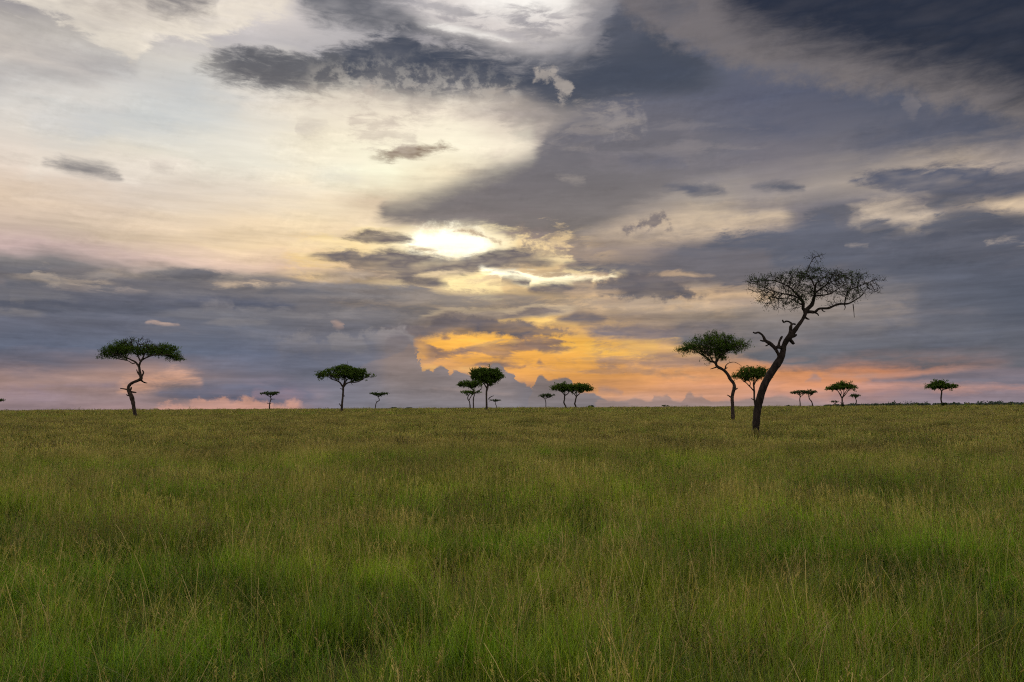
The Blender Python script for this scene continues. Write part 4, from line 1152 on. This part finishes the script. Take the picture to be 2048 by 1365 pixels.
tree('acacia_tree', 'small round-topped acacia on a bent stem just right of the many-limbed one', 330,
     z5([(695, 298, 4.5), (695, 275, 4), (696, 250, 4), (690, 232, 3.5), (684, 220, 3)]),
     limbs=[z5([(688, 228, 2.5), (700, 220, 2), (712, 214, 2)])],
     pads=z5([(687, 206, 40, 13), (660, 208, 20, 9), (718, 208, 20, 8)]), n_attr=208, step_px=1.9, leaf=(9, 2.1), seed=24, leaf_mat=LEAF_FAR, slim=0.28)

tree('acacia_tree', 'lone bushy acacia at the far right before the wooded skyline', 280,
     z5([(1392, 302, 9), (1390, 288, 7), (1383, 262, 6), (1379, 235, 6), (1381, 205, 6), (1384, 180, 6), (1378, 162, 5), (1370, 148, 4)]),
     limbs=[z5([(1383, 178, 4), (1395, 162, 4), (1425, 152, 3), (1450, 145, 2)]), z5([(1380, 165, 4), (1362, 150, 3), (1330, 146, 2)])],
     pads=z5([(1370, 128, 90, 26), (1355, 102, 48, 20), (1290, 140, 45, 16), (1440, 132, 60, 20), (1485, 140, 32, 12)]), n_attr=528, step_px=2.2, leaf=(10, 2.5), seed=25, slim=0.25, whip=150)

tree('acacia_tree', 'acacia at the left edge with only the tip of its crown in view', 300,
     z2([(-30, 790, 8), (-28, 750, 7), (-24, 715, 6), (-22, 700, 5)]),
     limbs=[z2([(-24, 712, 4), (-5, 698, 3)])],
     pads=z2([(-20, 686, 52, 13), (18, 687, 24, 8), (-70, 686, 30, 10)]), n_attr=240, step_px=1.9, leaf=(9, 2.1), seed=26, leaf_mat=LEAF_FAR, slim=0.28)


# ---- low bushes on the skyline
def bush(label, D, cx, cy, rx, ry, seed, mat=LEAF_FAR, n=160):
    rng = np.random.default_rng(seed)
    s = D / FPX
    b = place(cx, cy, D)
    gz = ground_z(b.x, b.y)
    origin = Vector((b.x, b.y, gz))
    root = bpy.data.objects.new('bush', None)
    root.location = origin
    COL.objects.link(root)
    root['label'] = label
    root['category'] = 'bush'
    v, f = [], []
    rnd = random.Random(seed)
    for k in range(5):
        a = rnd.uniform(0, 6.28)
        tip = Vector((math.cos(a) * rx * s * 0.5, math.sin(a) * rx * s * 0.5, b.z - gz + ry * s * 0.3))
        tube(v, f, [Vector((0, 0, -0.1)), tip * 0.5 + Vector((0, 0, 0.1)), tip], [0.25 * s * 1.5, 0.2 * s * 1.5, 0.1 * s], 5)
    mesh_object('stems', v, f, BARK, root)
    pts = in_pads([(cx, cy, rx, ry), (cx - rx * 0.4, cy + ry * 0.3, rx * 0.5, ry * 0.8), (cx + rx * 0.35, cy - ry * 0.2, rx * 0.45, ry * 0.9)], D, n, rng, 0.8)
    low = [(p[0], p[1], max(gz + 0.2, p[2] - ry * s * rnd.uniform(0, 1.2))) for p in pts[::2]]
    leaves(pts + low, 0.6 * s, 2.2 * s, 9, rng, mat, 'foliage', root, origin, 0.3, 0.35)
    return root


bush('low dark bush on the skyline, right of the joined pair of umbrella acacias', 520, 1182, 814, 5.2, 2.2, 41)
bush('low bush at the foot of the many-limbed acacia', 254, 1685, 811.5, 3.0, 2.4, 42, n=60)
bush('low bush at the foot of the lone far-right acacia', 279, 1889, 809.0, 4.5, 2.6, 43, n=70)
bush('faint left bump of two low bushes on the skyline left of the centre cluster', 700, 788, 817.0, 6.0, 1.4, 44, LEAF_HILL)
bush('faint right bump of two low bushes on the skyline left of the centre cluster', 720, 818, 817.2, 7.0, 1.2, 45, LEAF_HILL)
bush('tiny bush on the skyline left of the thin-stemmed pair of acacias', 600, 1576, 812.6, 4.0, 1.2, 46, LEAF_HILL, 70)

# ---- the wood on the far skyline at the right, one mass of low crowns
rng = np.random.default_rng(77)
pts = []
for k in range(300):
    px = 1650 + (2260 - 1650) * (rng.random() ** 0.8)
    D = rng.uniform(1500, 2300)
    hz = 812.8 - (px - 1650) * 0.0054
    big = rng.random() < 0.10
    dens = min(1.0, (px - 1630) / 160)
    h = (rng.uniform(2.2, 4.4) + (rng.uniform(2.0, 4.0) if big else 0)) * (0.45 + 0.55 * dens)
    w = rng.uniform(3.0, 7.5) * (1.2 if big else 1)
    s = D / FPX
    c = place(px, hz - h * 0.5, D)
    for j in range(90):
        v = rng.normal(0, 0.5, 3)
        pts.append((c.x + v[0] * w * s, c.y + v[1] * w * s, max(1.0, c.z + v[2] * h * 0.75 * s)))
tl = leaves(pts, 0.5, 3.4, 1, rng, LEAF_HILL, 'distant_wood', None, (0, 0, 0), 0.2, 0.42)
tl['kind'] = 'stuff'
tl['label'] = 'dark bluish line of low woodland along the far right skyline'

# ================================================================== ground sheet
gv, gf = [], []
radii = [0.0] + [1.5 * 1.13 ** k for k in range(80)]
radii = [r for r in radii if r < 15000] + [15000]
NS_ = 144
gv.append((0, 0, ground_z(0, 0)))
for r in radii[1:]:
    for k in range(NS_):
        a = 2 * math.pi * k / NS_
        x, y = r * math.sin(a), r * math.cos(a)
        gv.append((x, y, ground_z(x, y)))
for k in range(NS_):
    gf.append((0, 1 + (k + 1) % NS_, 1 + k))
for i in range(len(radii) - 2):
    for k in range(NS_):
        a, b = 1 + i * NS_ + k, 1 + i * NS_ + (k + 1) % NS_
        gf.append((a, b, b + NS_, a + NS_))
gm, G = new_mat('meadow_soil')
t = gm.node_tree
geo = t.nodes.new('ShaderNodeNewGeometry')
n1 = G.noise(geo.outputs['Position'], 0.05, 4, 0.6, dim='3D')
n2 = G.noise(geo.outputs['Position'], 2.5, 5, 0.7, dim='3D')
c = G.mix(G.remap(n1, 0.35, 0.65), (0.060, 0.062, 0.018, 1), (0.095, 0.080, 0.030, 1))
c = G.mix(G.remap(n2, 0.3, 0.7, 0.0, 0.6), c, (0.035, 0.040, 0.012, 1))
bs = t.nodes.new('ShaderNodeBsdfDiffuse')
t.links.new(c, bs.inputs[0])
bp = t.nodes.new('ShaderNodeBump')
bp.inputs['Distance'].default_value = 0.3
t.links.new(n2, bp.inputs['Height'])
t.links.new(bp.outputs[0], bs.inputs['Normal'])
go = t.nodes.new('ShaderNodeOutputMaterial')
t.links.new(bs.outputs[0], go.inputs[0])
ground = mesh_object('ground', gv, gf, gm)
ground['kind'] = 'structure'

# ================================================================== grass
def grass_material(name, base, tip, dry, trans, rough_scale=1.0):
    """Green at the foot, paler at the tip; the field drifts between lush and straw-coloured patches."""
    m, N = new_mat(name)
    t = m.node_tree
    geo = t.nodes.new('ShaderNodeNewGeometry')
    at = t.nodes.new('ShaderNodeAttribute')
    at.attribute_type = 'GEOMETRY'
    at.attribute_name = 'tone'
    r, g, b = N.sep(at.outputs['Color'])       # r: height along blade, g: random blade
    px_, py_, pz_ = N.sep(geo.outputs['Position'])
    flatpos = N.xyz(N.math('MULTIPLY', px_, 0.45), py_, 0.0)
    big = N.noise(flatpos, 0.15, 4, 0.6, dim='3D')
    patch = N.noise(flatpos, 0.34, 3, 0.55, dim='3D')
    mid = N.noise(geo.outputs['Position'], 0.9, 2, 0.5, dim='3D')
    c = N.mix(N.remap(r, 0.1, 0.9), base, tip)
    c = N.mix(N.math('MULTIPLY', N.remap(big, 0.42, 0.60), 0.42), c, dry)
    c = N.mix(N.math('MULTIPLY', N.remap(g, 0.80, 1.0), 0.8), c, dry)
    k = N.math('MULTIPLY_ADD', N.math('SUBTRACT', mid, 0.5), 1.5, N.math('MULTIPLY_ADD', g, 1.1, 0.45))
    k = N.math('MULTIPLY', k, N.remap(patch, 0.36, 0.64, 0.62, 1.35))
    c = N.mix(1.0, c, N.xyz(k, k, k), 'MULTIPLY')
    d = t.nodes.new('ShaderNodeBsdfDiffuse')
    t.links.new(c, d.inputs[0])
    tr = t.nodes.new('ShaderNodeBsdfTranslucent')
    t.links.new(N.mix(1.0, c, (1.05, 1.15, 0.5, 1), 'MULTIPLY'), tr.inputs[0])
    mx = t.nodes.new('ShaderNodeMixShader')
    mx.inputs[0].default_value = trans
    t.links.new(d.outputs[0], mx.inputs[1])
    t.links.new(tr.outputs[0], mx.inputs[2])
    gl = t.nodes.new('ShaderNodeBsdfAnisotropic')
    gl.inputs['Color'].default_value = (1, 1, 1, 1)
    gl.inputs['Roughness'].default_value = 0.45
    mg = t.nodes.new('ShaderNodeMixShader')
    mg.inputs[0].default_value = 0.015
    t.links.new(mx.outputs[0], mg.inputs[1])
    t.links.new(gl.outputs[0], mg.inputs[2])
    o = t.nodes.new('ShaderNodeOutputMaterial')
    t.links.new(mg.outputs[0], o.inputs[0])
    return m


GRASS = grass_material('green_blade', (0.032, 0.090, 0.002, 1), (0.150, 0.255, 0.008, 1), (0.25, 0.230, 0.026, 1), 0.47)
STALK = grass_material('seed_stalk', (0.070, 0.145, 0.005, 1), (0.195, 0.165, 0.042, 1), (0.225, 0.150, 0.062, 1), 0.34)


class Blades:
    """Collects ribbon-like blades with a tone attribute."""
    def __init__(self):
        self.v, self.f, self.c, self.m = [], [], [], []

    def ribbon(self, p, yaw, h, lean, w, segs, tone, mat, droop=0.0, taper=True):
        b = len(self.v)
        dxy = Vector((math.cos(yaw), math.sin(yaw), 0))
        side = Vector((-math.sin(yaw), math.cos(yaw), 0))
        tw = tone
        for i in range(segs + 1):
            t = i / segs
            q = p + dxy * (lean * h * t ** 1.8) + Vector((0, 0, h * (t - droop * t ** 3)))
            ww = w * ((1 - t) ** 0.7 if taper else 1.0) * 0.5
            if i == segs and taper:
                self.v.append(q)
                self.c.append((t, tw, 0, 1))
            else:
                self.v += [q - side * ww, q + side * ww]
                self.c += [(t, tw, 0, 1)] * 2
        for i in range(segs):
            a = b + 2 * i
            if i == segs - 1 and taper:
                self.f.append((a, a + 1, a + 2))
            else:
                self.f.append((a, a + 1, a + 3, a + 2))
            self.m.append(mat)

    def panicle(self, q, d, L, w, n, rnd, tone, slim=0.09):
        """Open seed head: short slivers round the top of a stalk."""
        for k in range(n):
            t = k / n
            c = q + d * (L * t)
            a = rnd.uniform(0, 6.28)
            out = Vector((math.cos(a), math.sin(a), rnd.uniform(0.6, 1.6))).normalized()
            l = w * (1 - 0.7 * t) * rnd.uniform(0.6, 1.2)
            s = out.cross(Vector((rnd.uniform(-1, 1), rnd.uniform(-1, 1), 0.3))).normalized() * l * slim
            b = len(self.v)
            self.v += [c, c + out * l * 0.6 + s, c + out * l, c + out * l * 0.6 - s]
            self.c += [(0.8 + 0.2 * t, tone, 0, 1)] * 4
            self.f.append((b, b + 1, b + 2, b + 3))
            self.m.append(1)

    def build(self, name):
        me = bpy.data.meshes.new(name)
        me.from_pydata([tuple(v) for v in self.v], [], self.f)
        me.materials.append(GRASS)
        me.materials.append(STALK)
        me.polygons.foreach_set('material_index', self.m)
        at = me.color_attributes.new('tone', 'FLOAT_COLOR', 'POINT')
        at.data.foreach_set('color', [x for c in self.c for x in c])
        me.update()
        return bpy.data.objects.new(name, me)


def clump(name, seed, radius, n_blade, n_stalk, width, hgt, segs, head_n, stalk_h=1.0, head_w=0.05):
    rnd = random.Random(seed)
    B = Blades()
    for k in range(n_blade):
        a = rnd.uniform(0, 6.28)
        r = radius * math.sqrt(rnd.random())
        p = Vector((math.cos(a) * r, math.sin(a) * r, 0))
        h = hgt * rnd.uniform(0.55, 1.25)
        B.ribbon(p, rnd.uniform(0, 6.28), h, abs(rnd.gauss(0.32, 0.40)), width * rnd.uniform(0.6, 1.4), segs, rnd.random(), 0,
                 droop=rnd.choice((0, 0, 0.12, 0.35)))
    for k in range(n_stalk):
        a = rnd.uniform(0, 6.28)
        r = radius * math.sqrt(rnd.random())
        p = Vector((math.cos(a) * r, math.sin(a) * r, 0))
        h = hgt * stalk_h * rnd.uniform(1.05, 1.75)
        yaw = rnd.uniform(0, 6.28)
        lean = abs(rnd.gauss(0.14, 0.22))
        tone = rnd.random()
        B.ribbon(p, yaw, h, lean, width * 0.45, max(2, segs - 1), tone, 1, taper=False)
        top = p + Vector((math.cos(yaw), math.sin(yaw), 0)) * (lean * h) + Vector((0, 0, h))
        d = (Vector((math.cos(yaw) * lean * 1.8, math.sin(yaw) * lean * 1.8, 1))).normalized()
        kind = rnd.random()
        if kind < 0.55:
            B.panicle(top - d * h * 0.16, d, h * 0.2, head_w * rnd.uniform(0.5, 1.2), head_n, rnd, tone)
        elif kind < 0.85:                                   # a narrow spike
            B.ribbon(top - d * h * 0.1, yaw + 1.2, h * 0.16, lean, width * 1.5, 2, tone, 1)
    return B.build(name)


def tall_stems(name, seed, n, hgt):
    """A few long arching stems that stand above the rest, some dark, some straw."""
    rnd = random.Random(seed)
    B = Blades()
    for k in range(n):
        a = rnd.uniform(0, 6.28)
        r = 0.25 * math.sqrt(rnd.random())
        p = Vector((math.cos(a) * r, math.sin(a) * r, 0))
        h = hgt * rnd.uniform(0.8, 1.3)
        yaw = rnd.uniform(0, 6.28)
        lean = abs(rnd.gauss(0.3, 0.3))
        tone = rnd.random()
        B.ribbon(p, yaw, h, lean, 0.0042, 6, tone, 1, taper=False, droop=rnd.choice((0, 0.05, 0.15)))
        if k % 2:
            top = p + Vector((math.cos(yaw), math.sin(yaw), 0)) * (lean * h) + Vector((0, 0, h))
            d = (Vector((math.cos(yaw) * lean * 1.8, math.sin(yaw) * lean * 1.8, 1))).normalized()
            B.panicle(top - d * 0.06, d, 0.10, 0.022, 12, rnd, tone)
    for k in range(14):
        a = rnd.uniform(0, 6.28)
        B.ribbon(Vector((math.cos(a) * 0.1, math.sin(a) * 0.1, 0)), rnd.uniform(0, 6.28), hgt * rnd.uniform(0.5, 0.85), abs(rnd.gauss(0.5, 0.4)), 0.007, 5,
                 rnd.random(), 0, droop=rnd.choice((0.1, 0.3, 0.5)))
    return B.build(name)


sets = []
sets.append([clump('grass_clump', 100 + k, 0.20, 56, 2 + 2 * (k % 3), 0.0045, 0.52, 4, 16, 1.0, 0.04) for k in range(5)] + [tall_stems('grass_clump', 150 + k, 3, 0.78) for k in range(2)])
sets.append([clump('grass_clump', 200 + k, 0.45, 96, 11 + 7 * (k % 3), 0.008, 0.50, 3, 9, 1.0, 0.07) for k in range(4)])
sets.append([clump('grass_clump', 300 + k, 1.1, 105, 75 + 25 * (k % 3), 0.022, 0.47, 2, 4, 1.0, 0.12) for k in range(4)])
sets.append([clump('grass_clump', 400 + k, 3.2, 150, 210, 0.075, 0.46, 1, 2, 1.0, 0.22) for k in range(3)])
BANDS = [(0.7, 15.0, 30.0), (13.5, 46.0, 6.5), (43.0, 150.0, 1.25), (143.0, 520.0, 0.11)]
HALF = RAD(43)


def value_noise(x, y, s, seed):
    """Smooth random field, -1..1."""
    g = np.random.default_rng(seed)
    ph = g.uniform(0, 6.28, 8)
    an = g.uniform(0, 6.28, 8)
    fr = g.uniform(0.6, 1.7, 8) * s
    v = 0
    for i in range(8):
        v = v + np.sin((x * np.cos(an[i]) + y * np.sin(an[i])) * fr[i] + ph[i])
    return v / 3.2


grass_nodes = None
pts, rot, scl, band, pick = [], [], [], [], []
grng = np.random.default_rng(4)
for bi, (r0, r1, dens) in enumerate(BANDS):
    area = HALF * (r1 * r1 - r0 * r0)
    n = int(area * dens)
    r = np.sqrt(grng.uniform(r0 * r0, r1 * r1, n))
    a = grng.uniform(-HALF, HALF, n)
    x, y = r * np.sin(a), r * np.cos(a)
    lush = value_noise(x * 0.5, y, 0.40, 1) * 0.9 + value_noise(x, y, 1.4, 2) * 0.6
    thin = value_noise(x, y, 1.1, 3)
    tuft = value_noise(x, y, 4.5, 5)
    keep = grng.random(n) < np.clip(0.80 + 0.35 * thin + (0.35 * tuft if bi == 0 else 0), 0.15, 1)
    x, y, lush = x[keep], y[keep], lush[keep]
    m = len(x)
    dd = np.hypot(x, y)
    xs_, ys_ = [p[0] for p in PROFILE], [p[1] for p in PROFILE]
    z = sum(np.interp(dd + o, xs_, ys_) for o in (-12, -6, 0, 6, 12)) / 5
    z = np.where(dd > 20, z, -0.12)
    z = z + (0.10 * np.sin(x * 0.16 + 1.0) * np.sin(y * 0.21 + 0.4) + 0.05 * np.sin(x * 0.47 + y * 0.33)) / (1 + (dd / 90.0) ** 2) - 0.02
    pts.append(np.stack([x, y, z], 1))
    rot.append(np.stack([grng.normal(0, 0.13, m), grng.normal(0, 0.13, m), grng.uniform(0, 6.28, m)], 1))
    hs = 1.0 + 0.20 * lush + (0.12 * tuft[keep] if bi < 2 else 0) + grng.normal(0, 0.10, m)
    ws = 1.0 + grng.normal(0, 0.12, m)
    scl.append(np.stack([ws, ws, np.clip(hs, 0.55, 1.5)], 1))
    nv = len(sets[bi])
    off = sum(len(s_) for s_ in sets[:bi])
    pick.append(off + grng.integers(0, nv, m))
pts = np.concatenate(pts)
rot = np.concatenate(rot)
scl = np.concatenate(scl)
pick = np.concatenate(pick).astype(np.int32)

gme = bpy.data.meshes.new('grass')
gme.vertices.add(len(pts))
gme.vertices.foreach_set('co', pts.astype(np.float32).reshape(-1))
for nm, arr, ty, key in (('turn', rot, 'FLOAT_VECTOR', 'vector'), ('stretch', scl, 'FLOAT_VECTOR', 'vector'), ('pick', pick, 'INT', 'value')):
    at = gme.attributes.new(nm, ty, 'POINT')
    at.data.foreach_set(key, arr.astype(np.int32 if ty == 'INT' else np.float32).reshape(-1))
grass = bpy.data.objects.new('grass', gme)
COL.objects.link(grass)
grass['kind'] = 'stuff'
grass['label'] = 'tall green savannah grass with brownish seed heads covering the plain'

ng = bpy.data.node_groups.new('grass_spread', 'GeometryNodeTree')
ng.interface.new_socket('Geometry', in_out='INPUT', socket_type='NodeSocketGeometry')
ng.interface.new_socket('Geometry', in_out='OUTPUT', socket_type='NodeSocketGeometry')
gi = ng.nodes.new('NodeGroupInput')
gout = ng.nodes.new('NodeGroupOutput')
g2i = ng.nodes.new('GeometryNodeGeometryToInstance')
for s_ in reversed([o for st in sets for o in st]):
    oi = ng.nodes.new('GeometryNodeObjectInfo')
    oi.inputs['Object'].default_value = s_
    oi.inputs['As Instance'].default_value = True
    ng.links.new(oi.outputs['Geometry'], g2i.inputs[0])
iop = ng.nodes.new('GeometryNodeInstanceOnPoints')


def named(nm, ty):
    n = ng.nodes.new('GeometryNodeInputNamedAttribute')
    n.data_type = ty
    n.inputs['Name'].default_value = nm
    return n.outputs['Attribute']


m2p = ng.nodes.new('GeometryNodeMeshToPoints')
ng.links.new(gi.outputs[0], m2p.inputs[0])
ng.links.new(m2p.outputs[0], iop.inputs['Points'])
ng.links.new(g2i.outputs[0], iop.inputs['Instance'])
iop.inputs['Pick Instance'].default_value = True
ng.links.new(named('pick', 'INT'), iop.inputs['Instance Index'])
e2r = ng.nodes.new('FunctionNodeEulerToRotation')
ng.links.new(named('turn', 'FLOAT_VECTOR'), e2r.inputs[0])
ng.links.new(e2r.outputs[0], iop.inputs['Rotation'])
ng.links.new(named('stretch', 'FLOAT_VECTOR'), iop.inputs['Scale'])
ng.links.new(iop.outputs[0], gout.inputs[0])
mod = grass.modifiers.new('spread', 'NODES')
mod.node_group = ng

# ================================================================== sun behind the clouds
sl = bpy.data.lights.new('sun', 'SUN')
sl.energy = 1.5
sl.angle = RAD(12)
sl.color = (1.0, 0.86, 0.66)
so = bpy.data.objects.new('sun', sl)
COL.objects.link(so)
sd = Vector((math.sin(RAD(SUN_AZ)) * math.cos(RAD(SUN_EL)), math.cos(RAD(SUN_AZ)) * math.cos(RAD(SUN_EL)), math.sin(RAD(SUN_EL))))
so.rotation_euler = (-sd).to_track_quat('-Z', 'Y').to_euler()
so.location = (0, 0, 60)
